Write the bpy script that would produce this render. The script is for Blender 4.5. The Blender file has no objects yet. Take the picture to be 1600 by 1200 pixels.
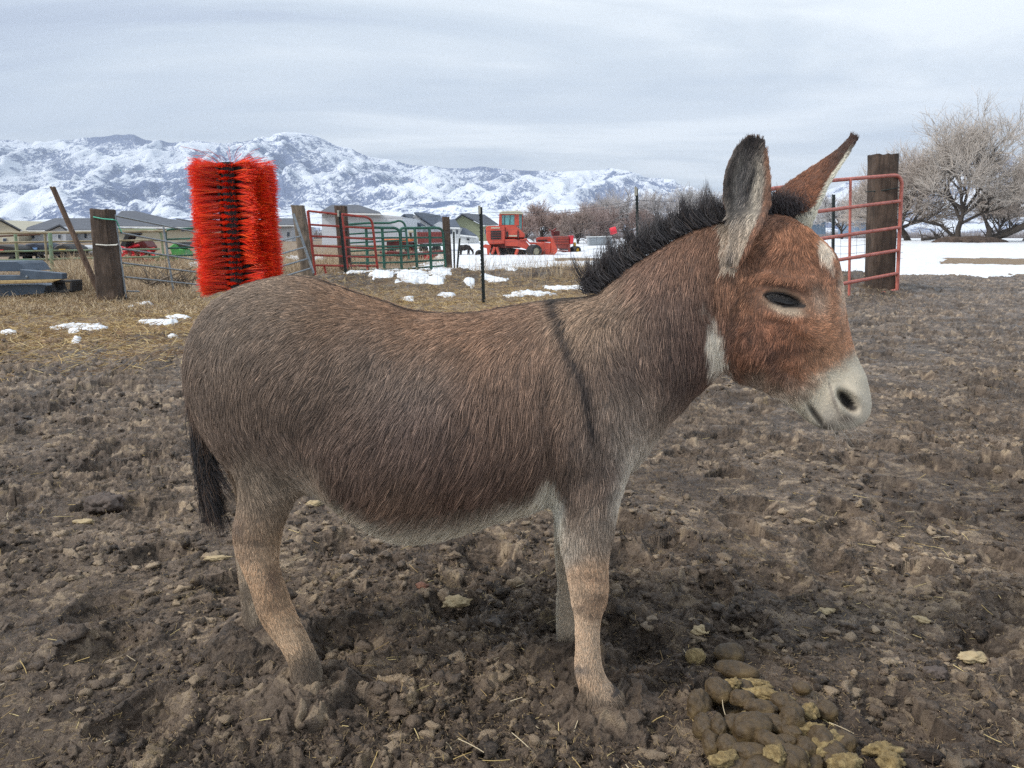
HAIRS = 280000; HAIRGAIN = 1.5; GCOL = 1050; GRES = 1.25; MCOL = 1200; MROW = 320; HAZE = 1.0e-4; DENOISE = False
import bpy, bmesh, math, random
import numpy as np
from mathutils import Vector, Matrix
from mathutils.kdtree import KDTree
rad = math.radians
rng = np.random.default_rng(7)
random.seed(7)
scene = bpy.context.scene
COL = scene.collection

# ------------------------------------------------------------------ camera
CAM = np.array([0.0, 0.0, 1.0]); FPX = 1164.0; PITCH = rad(11.1)
FWD = np.array([0, math.cos(PITCH), -math.sin(PITCH)])
UPV = np.array([0, math.sin(PITCH), math.cos(PITCH)])
RGT = np.array([1.0, 0, 0])
def proj(P):
    d = np.asarray(P, float) - CAM
    F = d @ FWD
    F = np.where(np.abs(F) < 1e-6, 1e-6, F)
    return np.stack([800 + FPX * (d @ RGT) / F, 600 - FPX * (d @ UPV) / F], -1)
def ray(px, py):
    return FWD + (px - 800) / FPX * RGT + (600 - py) / FPX * UPV
def at(px, py, y):
    """world point seen at photo pixel (px,py) at world depth y"""
    r = ray(px, py); return CAM + r * (y / r[1])
def ground_at(px, py, z=0.0):
    r = ray(px, py); return CAM + r * ((z - CAM[2]) / r[2])

cd = bpy.data.cameras.new('camera'); cam = bpy.data.objects.new('camera', cd); COL.objects.link(cam)
cam.location = CAM; cam.rotation_euler = (rad(90) - PITCH, 0, 0)
cd.sensor_width = 36; cd.lens = 36 * FPX / 1600; cd.clip_start = 0.05; cd.clip_end = 60000
scene.camera = cam

# ------------------------------------------------------------------ numpy noise
def _hash(ix, iy, iz, seed):
    h = (ix.astype(np.int64) * 374761393 + iy.astype(np.int64) * 668265263 + iz.astype(np.int64) * 2147483647 + seed * 144665) & 0xffffffff
    h = ((h ^ (h >> 13)) * 1274126177) & 0xffffffff
    h = h ^ (h >> 16)
    h = (h * 2246822519) & 0xffffffff
    h = h ^ (h >> 15)
    return (h & 0xffffff) / float(0xffffff)
def vnoise(x, y, z=None, seed=0):
    """value noise in [-1,1]"""
    x = np.asarray(x, float); y = np.asarray(y, float)
    z = np.zeros_like(x) if z is None else np.asarray(z, float)
    ix = np.floor(x); iy = np.floor(y); iz = np.floor(z)
    fx = x - ix; fy = y - iy; fz = z - iz
    fx = fx * fx * (3 - 2 * fx); fy = fy * fy * (3 - 2 * fy); fz = fz * fz * (3 - 2 * fz)
    ix = ix.astype(np.int64); iy = iy.astype(np.int64); iz = iz.astype(np.int64)
    def h(a, b, c): return _hash(ix + a, iy + b, iz + c, seed)
    l = lambda a, b, t: a + (b - a) * t
    if not np.any(fz) and not np.any(iz):
        v = l(l(h(0,0,0), h(1,0,0), fx), l(h(0,1,0), h(1,1,0), fx), fy)
    else:
        v = l(l(l(h(0,0,0), h(1,0,0), fx), l(h(0,1,0), h(1,1,0), fx), fy),
              l(l(h(0,0,1), h(1,0,1), fx), l(h(0,1,1), h(1,1,1), fx), fy), fz)
    return v * 2 - 1
def fbm(x, y, z=None, oct=4, seed=0, gain=.5):
    a = 1; s = 0; t = 0
    for k in range(oct):
        s = s + a * vnoise(np.asarray(x) * 2**k + 7.3*k, np.asarray(y) * 2**k + 3.1*k, None if z is None else np.asarray(z) * 2**k, seed + k)
        t += a; a *= gain
    return s / t
def facets(x, y, seed, jit=.95):
    """broken plates: every cell is a plane with a tilt of its own"""
    ix = np.floor(x).astype(np.int64); iy = np.floor(y).astype(np.int64); z0 = np.zeros_like(ix)
    f1 = np.full(x.shape, 9.); f2 = np.full(x.shape, 9.); h = np.zeros(x.shape); cid = np.zeros(x.shape)
    for a in (-1, 0, 1):
        for b in (-1, 0, 1):
            cx = ix + a; cy = iy + b
            dx = x - (cx + .5 + (_hash(cx, cy, z0, seed) - .5) * jit); dy = y - (cy + .5 + (_hash(cx, cy, z0 + 5, seed) - .5) * jit)
            d = np.hypot(dx, dy); m = d < f1
            hh = (_hash(cx, cy, z0 + 11, seed) - .5) * 2.4 * dx + (_hash(cx, cy, z0 + 12, seed) - .5) * 2.4 * dy + _hash(cx, cy, z0 + 9, seed) * .8
            f2 = np.where(m, f1, np.minimum(f2, d)); f1 = np.where(m, d, f1); h = np.where(m, hh, h); cid = np.where(m, _hash(cx, cy, z0 + 9, seed), cid)
    return h, np.clip((f2 - f1) * 4, 0, 1), cid
def worley(x, y, seed=0, jit=.95):
    """F1, F2, cell id"""
    ix = np.floor(x).astype(np.int64); iy = np.floor(y).astype(np.int64)
    f1 = np.full(x.shape, 9.); f2 = np.full(x.shape, 9.); cid = np.zeros(x.shape)
    z0 = np.zeros_like(ix)
    for a in (-1, 0, 1):
        for b in (-1, 0, 1):
            cx = ix + a; cy = iy + b
            hx = _hash(cx, cy, z0, seed); hy = _hash(cx, cy, z0 + 5, seed)
            d = np.hypot(cx + .5 + (hx - .5) * jit - x, cy + .5 + (hy - .5) * jit - y)
            m = d < f1
            f2 = np.where(m, f1, np.minimum(f2, d)); f1 = np.where(m, d, f1)
            cid = np.where(m, _hash(cx, cy, z0 + 9, seed), cid)
    return f1, f2, cid
def sstep(a, b, x):
    t = np.clip((x - a) / (b - a), 0, 1); return t * t * (3 - 2 * t)

# ------------------------------------------------------------------ object helpers
def s2l(c):
    return tuple(((v / 255) / 12.92 if v / 255 <= .04045 else ((v / 255 + .055) / 1.055) ** 2.4) for v in c)
def tag(o, label=None, cat=None, group=None, kind=None):
    if label: o['label'] = label
    if cat: o['category'] = cat
    if group: o['group'] = group
    if kind: o['kind'] = kind
    return o
def empty(name, loc=(0, 0, 0), rz=0, label=None, cat=None, group=None):
    o = bpy.data.objects.new(name, None); COL.objects.link(o)
    o.location = loc; o.rotation_euler = (0, 0, rz); o.empty_display_size = .2
    return tag(o, label, cat, group)
def mesh_np(name, V, F, mat=None, parent=None, smooth=True, loc=None):
    """V (n,3), F: (m,k) int array or list of such arrays"""
    V = np.asarray(V, np.float32)
    Fs = F if isinstance(F, list) else [F]
    Fs = [np.asarray(f, np.int32) for f in Fs if len(f)]
    me = bpy.data.meshes.new(name)
    me.vertices.add(len(V)); me.vertices.foreach_set('co', V.ravel())
    nl = sum(f.size for f in Fs); nf = sum(len(f) for f in Fs)
    me.loops.add(nl); me.loops.foreach_set('vertex_index', np.concatenate([f.ravel() for f in Fs]))
    me.polygons.add(nf)
    tot = np.concatenate([np.full(len(f), f.shape[1], np.int32) for f in Fs])
    st = np.concatenate([[0], np.cumsum(tot)[:-1]]).astype(np.int32)
    me.polygons.foreach_set('loop_start', st)
    me.update(calc_edges=True); me.validate()
    if smooth: me.polygons.foreach_set('use_smooth', np.ones(len(me.polygons), bool))
    o = bpy.data.objects.new(name, me); COL.objects.link(o)
    if mat: me.materials.append(mat)
    if parent: o.parent = parent
    if loc is not None: o.location = loc
    return o
class MB:
    """collects shapes into one mesh"""
    def __init__(s): s.v = []; s.f = []; s.n = 0
    def add(s, V, F):
        V = [tuple(map(float, v)) for v in V]
        s.v += V; s.f += [tuple(int(i) + s.n for i in f) for f in F]; s.n += len(V); return s
    def box(s, c, size, rot=None):
        hx, hy, hz = [q / 2 for q in size]
        V = [Vector((x, y, z)) for x in (-hx, hx) for y in (-hy, hy) for z in (-hz, hz)]
        if rot is not None: V = [rot @ v for v in V]
        V = [v + Vector(c) for v in V]
        return s.add(V, [(0,1,3,2), (4,6,7,5), (0,4,5,1), (2,3,7,6), (0,2,6,4), (1,5,7,3)])
    def prism(s, pts, axis, a, b):
        """extrude polygon pts (2D) along axis between a and b. axis 'y': pts=(x,z); 'x': pts=(y,z); 'z': pts=(x,y)"""
        f = {'y': lambda p, t: (p[0], t, p[1]), 'x': lambda p, t: (t, p[0], p[1]), 'z': lambda p, t: (p[0], p[1], t)}[axis]
        n = len(pts)
        V = [f(p, a) for p in pts] + [f(p, b) for p in pts]
        F = [tuple(range(n))[::-1], tuple(range(n, 2*n))] + [(i, (i+1) % n, n + (i+1) % n, n + i) for i in range(n)]
        return s.add(V, F)
    def tube(s, pts, r, n=8, cap=True):
        pts = [Vector(p) for p in pts]; rs = r if hasattr(r, '__len__') else [r] * len(pts)
        V = []; F = []; prev = None
        for i, p in enumerate(pts):
            d = (pts[min(i+1, len(pts)-1)] - pts[max(i-1, 0)])
            if d.length < 1e-9: d = Vector((0, 0, 1))
            d.normalize()
            if prev is None: a = d.orthogonal().normalized()
            else:
                a = prev - d * prev.dot(d)
                a = d.orthogonal().normalized() if a.length < 1e-6 else a.normalized()
            prev = a; b = d.cross(a)
            for k in range(n):
                t = 2 * math.pi * k / n
                V.append(p + (a * math.cos(t) + b * math.sin(t)) * rs[i])
        for i in range(len(pts) - 1):
            for k in range(n):
                F.append((i*n+k, i*n+(k+1) % n, (i+1)*n+(k+1) % n, (i+1)*n+k))
        if cap:
            F.append(tuple(range(n))[::-1]); F.append(tuple((len(pts)-1)*n + k for k in range(n)))
        return s.add(V, F)
    def lathe(s, c, axis, prof, n=24):
        """prof: (r, t) along axis direction from c"""
        ax = Vector(axis).normalized(); a = ax.orthogonal().normalized(); b = ax.cross(a); c = Vector(c)
        V = []; F = []
        for (r, t) in prof:
            for k in range(n):
                q = 2 * math.pi * k / n
                V.append(c + ax * t + (a * math.cos(q) + b * math.sin(q)) * r)
        m = len(prof)
        for i in range(m - 1):
            for k in range(n): F.append((i*n+k, i*n+(k+1) % n, (i+1)*n+(k+1) % n, (i+1)*n+k))
        F.append(tuple(range(n))[::-1]); F.append(tuple((m-1)*n + k for k in range(n)))
        return s.add(V, F)
    def build(s, name, mat=None, parent=None, smooth=False, loc=None, bevel=0, noisy=0):
        me = bpy.data.meshes.new(name); me.from_pydata(s.v, [], s.f); me.update()
        if bevel:
            bm = bmesh.new(); bm.from_mesh(me)
            bmesh.ops.bevel(bm, geom=[e for e in bm.edges if len(e.link_faces) == 2 and e.calc_face_angle(0) > .6], offset=bevel, segments=1, affect='EDGES')
            bm.to_mesh(me); bm.free()
        if smooth:
            for p in me.polygons: p.use_smooth = True
            if hasattr(me, 'set_sharp_from_angle'): me.set_sharp_from_angle(angle=rad(40))
        o = bpy.data.objects.new(name, me); COL.objects.link(o)
        if mat: me.materials.append(mat)
        if parent: o.parent = parent
        if loc is not None: o.location = loc
        return o

# ------------------------------------------------------------------ material helpers
class NT:
    def __init__(s, nt): s.nt = nt; s.n = nt.nodes; s.l = nt.links
    def node(s, t, **kw):
        n = s.n.new(t)
        for k, v in kw.items():
            if k == 'inp':
                for i, x in v.items(): s.set(n.inputs[i], x)
            else: setattr(n, k, v)
        return n
    def set(s, sock, v):
        if isinstance(v, bpy.types.NodeSocket): s.l.new(v, sock)
        elif hasattr(v, '__len__') and sock.type == 'RGBA' and len(v) == 3: sock.default_value = (*v, 1)
        else: sock.default_value = v
    def coord(s, kind='Object'): return s.node('ShaderNodeTexCoord').outputs[kind]
    def mapping(s, vec, scale=(1,1,1), loc=(0,0,0), rot=(0,0,0)):
        return s.node('ShaderNodeMapping', inp={'Vector': vec, 'Scale': scale, 'Location': loc, 'Rotation': rot}).outputs[0]
    def noise(s, vec, scale=5, detail=4, rough=.5, dist=0, out='Fac', typ='FBM'):
        n = s.node('ShaderNodeTexNoise'); n.noise_type = typ
        for i, x in {'Vector': vec, 'Scale': scale, 'Detail': detail, 'Roughness': rough, 'Distortion': dist}.items(): s.set(n.inputs[i], x)
        return n.outputs[out]
    def voronoi(s, vec, scale=5, feature='F1', out='Distance', rnd=1):
        n = s.node('ShaderNodeTexVoronoi'); n.feature = feature
        s.set(n.inputs['Vector'], vec); s.set(n.inputs['Scale'], scale); s.set(n.inputs['Randomness'], rnd)
        return n.outputs[out]
    def math(s, op, a, b=0, clamp=False):
        n = s.node('ShaderNodeMath', operation=op); n.use_clamp = clamp
        s.set(n.inputs[0], a); s.set(n.inputs[1], b); return n.outputs[0]
    def ramp(s, fac, stops, interp='LINEAR'):
        n = s.node('ShaderNodeValToRGB'); n.color_ramp.interpolation = interp
        e = n.color_ramp.elements
        while len(e) < len(stops): e.new(.5)
        for q, (p, c) in zip(e, stops):
            q.position = p; q.color = (*c, 1) if hasattr(c, '__len__') else (c, c, c, 1)
        s.set(n.inputs[0], fac); return n.outputs[0]
    def mix(s, fac, a, b, mode='MIX'):
        n = s.node('ShaderNodeMix', data_type='RGBA', blend_type=mode)
        s.set(n.inputs[0], fac); s.set(n.inputs[6], a); s.set(n.inputs[7], b); return n.outputs[2]
    def maprange(s, v, a, b, c=0, d=1):
        return s.node('ShaderNodeMapRange', inp={0: v, 1: a, 2: b, 3: c, 4: d}).outputs[0]
    def bump(s, h, strength=.5, dist=.01, normal=None):
        n = s.node('ShaderNodeBump', inp={'Height': h, 'Strength': strength, 'Distance': dist})
        if normal is not None: s.l.new(normal, n.inputs['Normal'])
        return n.outputs[0]
def new_mat(name):
    m = bpy.data.materials.new(name); m.use_nodes = True
    t = NT(m.node_tree); b = m.node_tree.nodes['Principled BSDF']
    return m, t, b
def simple(name, c1, c2=None, scale=8, rough=.7, metal=0, bump=.2, bscale=40, bdist=.004, stretch=(1,1,1), c3=None, spec=.5):
    m, t, b = new_mat(name); co = t.coord()
    v = t.mapping(co, scale=stretch)
    c2 = c2 or tuple(x * .6 for x in c1)
    f = t.noise(v, scale, 5, .6, .3)
    stops = [(.3, c2), (.65, c1)] + ([(.78, c3)] if c3 else [])
    t.set(b.inputs['Base Color'], t.ramp(f, stops))
    t.set(b.inputs['Roughness'], t.maprange(t.noise(v, scale * 2, 3), .3, .7, max(rough - .12, .05), min(rough + .1, 1)))
    b.inputs['Metallic'].default_value = metal; b.inputs['Specular IOR Level'].default_value = spec
    if bump: t.set(b.inputs['Normal'], t.bump(t.noise(v, bscale, 6, .65), bump, bdist))
    return m

# ------------------------------------------------------------------ light
SUN_EL, SUN_AZ = rad(44), rad(248)        # azimuth clockwise from +Y: from the viewer's left, a little behind
sl = bpy.data.lights.new('sun', 'SUN'); so = bpy.data.objects.new('sun', sl); COL.objects.link(so)
sl.energy = 1.6; sl.angle = rad(14); sl.color = (1, .955, .9)
sd = Vector((math.sin(SUN_AZ) * math.cos(SUN_EL), math.cos(SUN_AZ) * math.cos(SUN_EL), math.sin(SUN_EL)))
so.rotation_euler = (-sd).to_track_quat('-Z', 'Y').to_euler(); so.location = sd * 50
w = bpy.data.worlds.new('World'); scene.world = w; w.use_nodes = True
T = NT(w.node_tree); bg = w.node_tree.nodes['Background']
sky = T.node('ShaderNodeTexSky'); sky.sky_type = 'NISHITA'; sky.sun_disc = False
sky.sun_elevation = SUN_EL; sky.sun_rotation = SUN_AZ; sky.air_density = 1; sky.dust_density = 3
nishita = T.node('ShaderNodeVectorMath', operation='SCALE', inp={0: sky.outputs[0], 'Scale': .075}).outputs[0]
gen = T.coord('Generated')
sep = T.node('ShaderNodeSeparateXYZ', inp={0: gen})
dz = T.math('MAXIMUM', sep.outputs[2], 0.0)
den = T.math('ADD', dz, .10)
cx = T.math('DIVIDE', sep.outputs[0], den); cy = T.math('DIVIDE', sep.outputs[1], den)
cv = T.node('ShaderNodeCombineXYZ', inp={0: cx, 1: cy}).outputs[0]
n1 = T.noise(T.mapping(cv, (.34, .66, 1), (3.1, 1.7, 0)), 1.0, 7, .55, .9)
n2 = T.noise(T.mapping(cv, (.16, .34, 1), (8.4, 2.2, 0)), 1.0, 4, .5, .4)
n3 = T.noise(T.mapping(cv, (.5, 1.4, 1), (1.4, 5.2, 0)), 1.0, 5, .55, .5)
nn = T.math('ADD', T.math('MULTIPLY', n1, .5), T.math('ADD', T.math('MULTIPLY', n2, .35), T.math('MULTIPLY', n3, .15)))
cl = T.ramp(nn, [(.38, (.31, .355, .435)), (.445, (.385, .435, .51)), (.49, (.465, .52, .575)), (.54, (.545, .595, .635)), (.61, (.70, .74, .76))])
# overcast: brighter towards the zenith
zen = T.maprange(dz, .28, .9, 1, 1.25)
clz = T.node('ShaderNodeVectorMath', operation='SCALE', inp={0: cl, 'Scale': zen}).outputs[0]
# bluish band low on the horizon
hb = T.maprange(dz, 0, .09, .3, 0)
clh = T.mix(hb, clz, (.47, .54, .62))
wcol = T.mix(.93, nishita, clh)
T.set(bg.inputs[0], wcol); bg.inputs[1].default_value = .74
vs = scene.view_settings
vs.view_transform = 'Standard'; vs.look = 'None'; vs.exposure = 1.24; vs.gamma = 1; vs.use_curve_mapping = False
scene.cycles.max_bounces = 6; scene.cycles.diffuse_bounces = 3; scene.cycles.transparent_max_bounces = 12
scene.cycles.use_denoising = DENOISE
try: scene.cycles.denoiser = 'OPENIMAGEDENOISE'
except Exception: pass
scene.cycles_curves.shape = 'RIBBONS'
# ================================================================== DONKEY
def solve_ring(A, B, yc, w, n=48, asym=0., sq=2.0):
    """ring whose silhouette runs through photo points A and B, centred at depth yc, half depth w"""
    A = np.array(A, float); B = np.array(B, float)
    PA = at(A[0], A[1], yc); PB = at(B[0], B[1], yc)
    M = (PA + PB) / 2; u = PA - PB; a = np.linalg.norm(u) / 2; u = u / np.linalg.norm(u)
    th = np.linspace(0, 2 * math.pi, n, endpoint=False)
    c, s = np.cos(th), np.sin(th)
    cc = np.sign(c) * np.abs(c) ** (2 / sq); ss = np.sign(s) * np.abs(s) ** (2 / sq)
    ss = ss * (1 - asym * cc)
    d = (A - B); Lp = np.linalg.norm(d); d = d / Lp; pr = np.array([-d[1], d[0]])
    up = np.array([-u[2], 0, u[0]])
    for _ in range(8):
        R = M + np.outer(cc, u) * a + np.outer(ss, [0, 1, 0]) * w
        q = proj(R) - B; t = q @ d
        hi, lo = t.max(), t.min(); sc = (yc + .25) / FPX
        M = M + u * ((Lp - hi) - lo) / 2 * sc
        a = max(a + ((Lp - hi) + lo) / 2 * sc, .004)
    return M + np.outer(cc, u) * a + np.outer(ss, [0, 1, 0]) * w
def catmull(P, sub):
    P = np.asarray(P, float); n = len(P); out = []
    for i in range(n - 1):
        p0 = P[max(i-1, 0)]; p1 = P[i]; p2 = P[i+1]; p3 = P[min(i+2, n-1)]
        for k in range(sub):
            t = k / sub
            out.append(.5 * ((2*p1) + (-p0+p2)*t + (2*p0-5*p1+4*p2-p3)*t*t + (-p0+3*p1-3*p2+p3)*t**3))
    out.append(P[-1]); return np.array(out)
def loft(st, sub=5, n=48, asym=0., sq=2.1, shrink=0):
    """st rows: Ax,Ay,Bx,By,yc,w"""
    S = catmull(st, sub); rings = []
    for r in S:
        A = r[0:2].copy(); B = r[2:4].copy(); d = (A - B) / np.linalg.norm(A - B)
        sh = min(shrink, np.linalg.norm(A - B) * .2)
        rings.append(solve_ring(A - d * sh, B + d * sh, r[4], max(r[5], .004), n, asym, sq))
    return rings_mesh(rings)
def rings_mesh(rings):
    n = len(rings[0]); m = len(rings)
    V = np.concatenate(rings + [rings[0].mean(0)[None], rings[-1].mean(0)[None]])
    F = []
    for i in range(m - 1):
        for k in range(n):
            F.append((i*n+k, i*n+(k+1) % n, (i+1)*n+(k+1) % n, (i+1)*n+k))
    F4 = np.array(F); a = m*n; b = a + 1
    F3 = np.array([(a, (k+1) % n, k) for k in range(n)] + [(b, (m-1)*n+k, (m-1)*n+(k+1) % n) for k in range(n)])
    return V, F4, F3
trunk = [(306,548,306,577,1.655,.03),(310,518,312,606,1.655,.075),(320,490,324,640,1.655,.115),(342,464,347,690,1.65,.15),(374,445,379,735,1.645,.172),
 (412,434,414,757,1.64,.182),(447,428,448,768,1.635,.186),(485,431,485,772,1.63,.188),(520,442,520,785,1.625,.192),(560,456,560,812,1.62,.198),(600,468,600,836,1.615,.204),
 (640,481,640,848,1.61,.207),(690,486,690,842,1.605,.205),(740,485,740,828,1.60,.20),(790,477,790,812,1.595,.192),(840,469,840,797,1.59,.183),(890,464,888,788,1.585,.170),
 (930,461,930,777,1.58,.155),(965,470,962,757,1.575,.135),(995,490,990,725,1.57,.108),(1018,520,1012,695,1.57,.075),(1032,560,1028,670,1.57,.03)]
neck = [(868,470,940,770,1.585,.10),(925,459,985,742,1.58,.118),(962,430,1018,700,1.575,.118),(998,406,1045,662,1.57,.110),(1036,383,1076,628,1.565,.100),
 (1074,362,1104,602,1.56,.092),(1112,347,1128,582,1.56,.084),(1150,342,1150,570,1.56,.075),(1180,350,1165,550,1.56,.06)]
head = [(1158,352,1112,440,1.555,.035),(1192,334,1108,500,1.555,.062),(1235,338,1113,552,1.55,.083),(1273,362,1137,588,1.545,.092),(1303,393,1172,604,1.54,.092),
 (1312,434,1205,620,1.535,.080),(1318,478,1230,634,1.53,.064),(1328,522,1248,648,1.527,.054),(1339,557,1260,661,1.523,.051),(1350,587,1275,669,1.52,.052),
 (1358,612,1294,673,1.517,.050),(1357,634,1318,669,1.515,.042),(1348,650,1334,662,1.513,.02)]
fore_n = [(1010,640,880,650,1.50,.045),(995,700,868,720,1.488,.052),(974,770,866,790,1.478,.053),(962,826,870,832,1.472,.047),(953,872,879,872,1.466,.039),
 (953,918,886,912,1.462,.037),(950,942,891,942,1.46,.036),(941,968,896,968,1.456,.029),(939,1008,897,1008,1.452,.026),(943,1042,896,1046,1.448,.030),
 (954,1066,903,1074,1.444,.032),(974,1086,909,1100,1.438,.040),(984,1112,908,1126,1.434,.045),(986,1132,908,1146,1.434,.046)]
fore_f = [(960,720,868,740,1.66,.05),(950,780,864,790,1.665,.05),(943,830,866,830,1.667,.045),(936,872,866,870,1.668,.038),(931,912,869,910,1.668,.035),
 (922,945,867,945,1.668,.034),(911,968,867,966,1.666,.028),(908,1000,868,1000,1.664,.027),(913,1020,873,1022,1.662,.031),(926,1042,880,1046,1.658,.036),(932,1062,880,1068,1.655,.04)]
hind_n = [(500,560,300,560,1.60,.09),(512,640,304,612,1.585,.095),(502,700,325,664,1.565,.088),(487,742,350,706,1.55,.072),(474,770,368,748,1.54,.056),
 (459,793,370,786,1.535,.045),(447,820,362,822,1.53,.041),(440,850,364,852,1.528,.038),(438,884,374,882,1.525,.034),(447,913,388,916,1.52,.031),
 (458,942,398,952,1.517,.029),(470,970,413,982,1.513,.030),(483,997,434,1006,1.508,.033),(496,1024,448,1033,1.503,.034),(506,1052,452,1064,1.498,.040),(512,1084,452,1096,1.495,.046)]
hind_f = [(470,640,330,620,1.70,.08),(470,735,345,706,1.73,.062),(452,785,368,776,1.74,.046),(438,826,363,830,1.745,.040),(428,868,366,870,1.745,.035),
 (419,905,371,905,1.742,.031),(420,940,374,940,1.738,.029),(426,970,378,970,1.735,.030),(438,998,383,1000,1.73,.034),(446,1022,385,1028,1.725,.041)]
def ear(st, bulge, thick, nu=26, sub=6):
    """st rows: left px,py, right px,py, depth ; cup bulging along world +Y (bulge>0: opening to the viewer)"""
    S = catmull(st, sub); rings = []
    m = len(S)
    for i, r in enumerate(S):
        PL = at(r[0], r[1], r[4]); PR = at(r[2], r[3], r[5]); c = (PL + PR) / 2; h = (PR - PL) / 2; hw = np.linalg.norm(h)
        t = i / (m - 1)
        ang = np.linspace(-1, 1, nu)
        cup = bulge * hw * (1.25 * (1 - t) + .75 * t)
        back = np.array([0, 1., 0])
        inner = np.array([c + h * math.sin(a * 1.45) / math.sin(1.45) * (1 - .0 * abs(a)) + back * cup * (math.cos(a * 1.45) - math.cos(1.45)) for a in ang])
        th = thick * (1 - .45 * t)
        d = inner - (c - back * cup * .6); d /= np.linalg.norm(d, axis=1)[:, None]
        outer = inner + d * th
        rings.append(np.concatenate([inner, outer[::-1]]))
    return rings_mesh(rings)
ear_n = [(1143,412,1152,414,1.478,1.47),(1137,396,1166,392,1.478,1.462),(1141,370,1178,372,1.485,1.465),(1143,345,1190,348,1.492,1.475),(1137,320,1199,322,1.497,1.485),
 (1136,294,1201,296,1.50,1.492),(1140,266,1200,270,1.503,1.498),(1151,238,1197,244,1.506,1.503),(1165,219,1192,224,1.51,1.507),(1178,212,1188,214,1.512,1.51)]
ear_f = [(1216,352,1240,362,1.64,1.60),(1212,328,1262,350,1.645,1.60),(1216,304,1270,330,1.655,1.605),(1237,287,1280,311,1.665,1.612),(1260,271,1289,294,1.672,1.62),
 (1283,255,1301,276,1.68,1.63),(1305,238,1315,256,1.688,1.645),(1322,222,1328,236,1.694,1.665),(1330,209,1341,214,1.70,1.69)]
parts = [loft(trunk, asym=.10, sq=2.15, shrink=3), loft(neck, asym=.12, shrink=3), loft(head, sq=2.15, asym=-.02, shrink=2.5)]
for L in (fore_n, fore_f, hind_n, hind_f): parts.append(loft(L, sq=2.0, shrink=2.0))
parts.append(ear(ear_n, .62, .011)); parts.append(ear(ear_f, -.7, .011))
Vs, F4s, F3s, off = [], [], [], 0
for V, F4, F3 in parts:
    Vs.append(V); F4s.append(F4 + off); F3s.append(F3 + off); off += len(V)
raw = mesh_np('donkey_raw', np.concatenate(Vs), [np.concatenate(F4s), np.concatenate(F3s)])
bm = bmesh.new(); bm.from_mesh(raw.data); bmesh.ops.recalc_face_normals(bm, faces=bm.faces); bm.to_mesh(raw.data); bm.free()
md = raw.modifiers.new('r', 'REMESH'); md.mode = 'VOXEL'; md.voxel_size = .0037; md.use_smooth_shade = True
dg = bpy.context.evaluated_depsgraph_get()
me = bpy.data.meshes.new_from_object(raw.evaluated_get(dg))
bpy.data.objects.remove(raw, do_unlink=True)
nv = len(me.vertices); DV = np.empty(nv * 3, np.float32); me.vertices.foreach_get('co', DV); DV = DV.reshape(-1, 3).astype(float)
ne = len(me.edges); E = np.empty(ne * 2, np.int32); me.edges.foreach_get('vertices', E); E = E.reshape(-1, 2)
deg = np.bincount(E.ravel(), minlength=nv).astype(float)[:, None]
def lap(X):
    out = np.empty_like(X)
    for k in range(X.shape[1]):
        out[:, k] = np.bincount(E[:, 0], X[E[:, 1], k], nv) + np.bincount(E[:, 1], X[E[:, 0], k], nv)
    return out / deg - X
def blob(P, c, r): return np.exp(-((P - np.array(c)) ** 2).sum(1) / (2 * r * r))
PX = proj(DV)
# smoothing weight: everywhere a little, strongly where the limbs and the neck join
Wj = np.full(nv, .07)
def seg_w(pts, r):
    d = np.full(nv, 1e9)
    for (x, y) in pts: d = np.minimum(d, np.hypot(PX[:, 0] - x, PX[:, 1] - y))
    return np.exp(-(d / r) ** 2)
Wj = np.maximum(Wj, seg_w([(500,600),(500,660),(490,720),(480,765),(330,640),(420,740),(460,560),(400,560)], 45))
Wj = np.maximum(Wj, seg_w([(870,700),(865,760),(870,800),(990,700),(1000,640),(940,640),(880,620),(960,780),(930,560)], 38))
Wj = np.maximum(Wj, seg_w([(930,470),(940,540),(970,620),(1000,680),(1020,560)], 45))
Wj = np.maximum(Wj, .8 * seg_w([(1125,360),(1112,430),(1112,500),(1125,560),(1150,440),(1170,360)], 30))
Wj = np.where((PX[:, 0] > 1185) & (PX[:, 1] > 400), .12, Wj)
isear = ((PX[:, 1] < 335) & (PX[:, 0] > 1133) & (DV[:, 2] > at(1200, 335, 1.55)[2])) | ((PX[:,1] < 345) & (PX[:,0] > 1268))
Wj = np.where(isear, .05, Wj)
for it in range(60): DV = DV + lap(DV) * (Wj[:, None] * .9)
# --- anatomy relief
me.vertices.foreach_set('co', DV.astype(np.float32).ravel()); me.update()
def normals():
    N = np.empty(nv * 3, np.float32); me.vertex_normals.foreach_get('vector', N); return N.reshape(-1, 3).astype(float)
N = normals(); PX = proj(DV)
YC = np.interp(PX[:, 0], [290, 640, 930, 1100, 1360], [1.655, 1.61, 1.58, 1.56, 1.514])   # centre plane depth
def pb(x, y, r, ry=None, ang=0):
    dx = PX[:, 0] - x; dy = PX[:, 1] - y; ca, sa = math.cos(ang), math.sin(ang)
    a = dx * ca + dy * sa; b = -dx * sa + dy * ca
    return np.exp(-(a / r) ** 2 - (b / (ry or r)) ** 2)
side = np.clip((np.abs(N[:, 1]) - .15) / .5, 0, 1)
D = np.zeros(nv)
D += .012 * pb(560, 560, 34, 30) * side - .013 * pb(520, 645, 38, 75, .5) * side       # hip bone, hollow of the flank
D += .010 * pb(420, 600, 80, 60) * side + .010 * pb(640, 700, 130, 80) * side
D -= .012 * pb(858, 690, 17, 90) * side - .010 * pb(930, 620, 50, 90) * side          # behind the elbow / shoulder blade
D -= .008 * pb(990, 560, 26, 90, -.3) * side
D += .007 * pb(920, 545, 40, 50) * side
D -= .010 * pb(1118, 470, 14, 80) * side                                              # throat latch
D += .008 * pb(1175, 545, 42, 40) * side                                              # cheek
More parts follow.
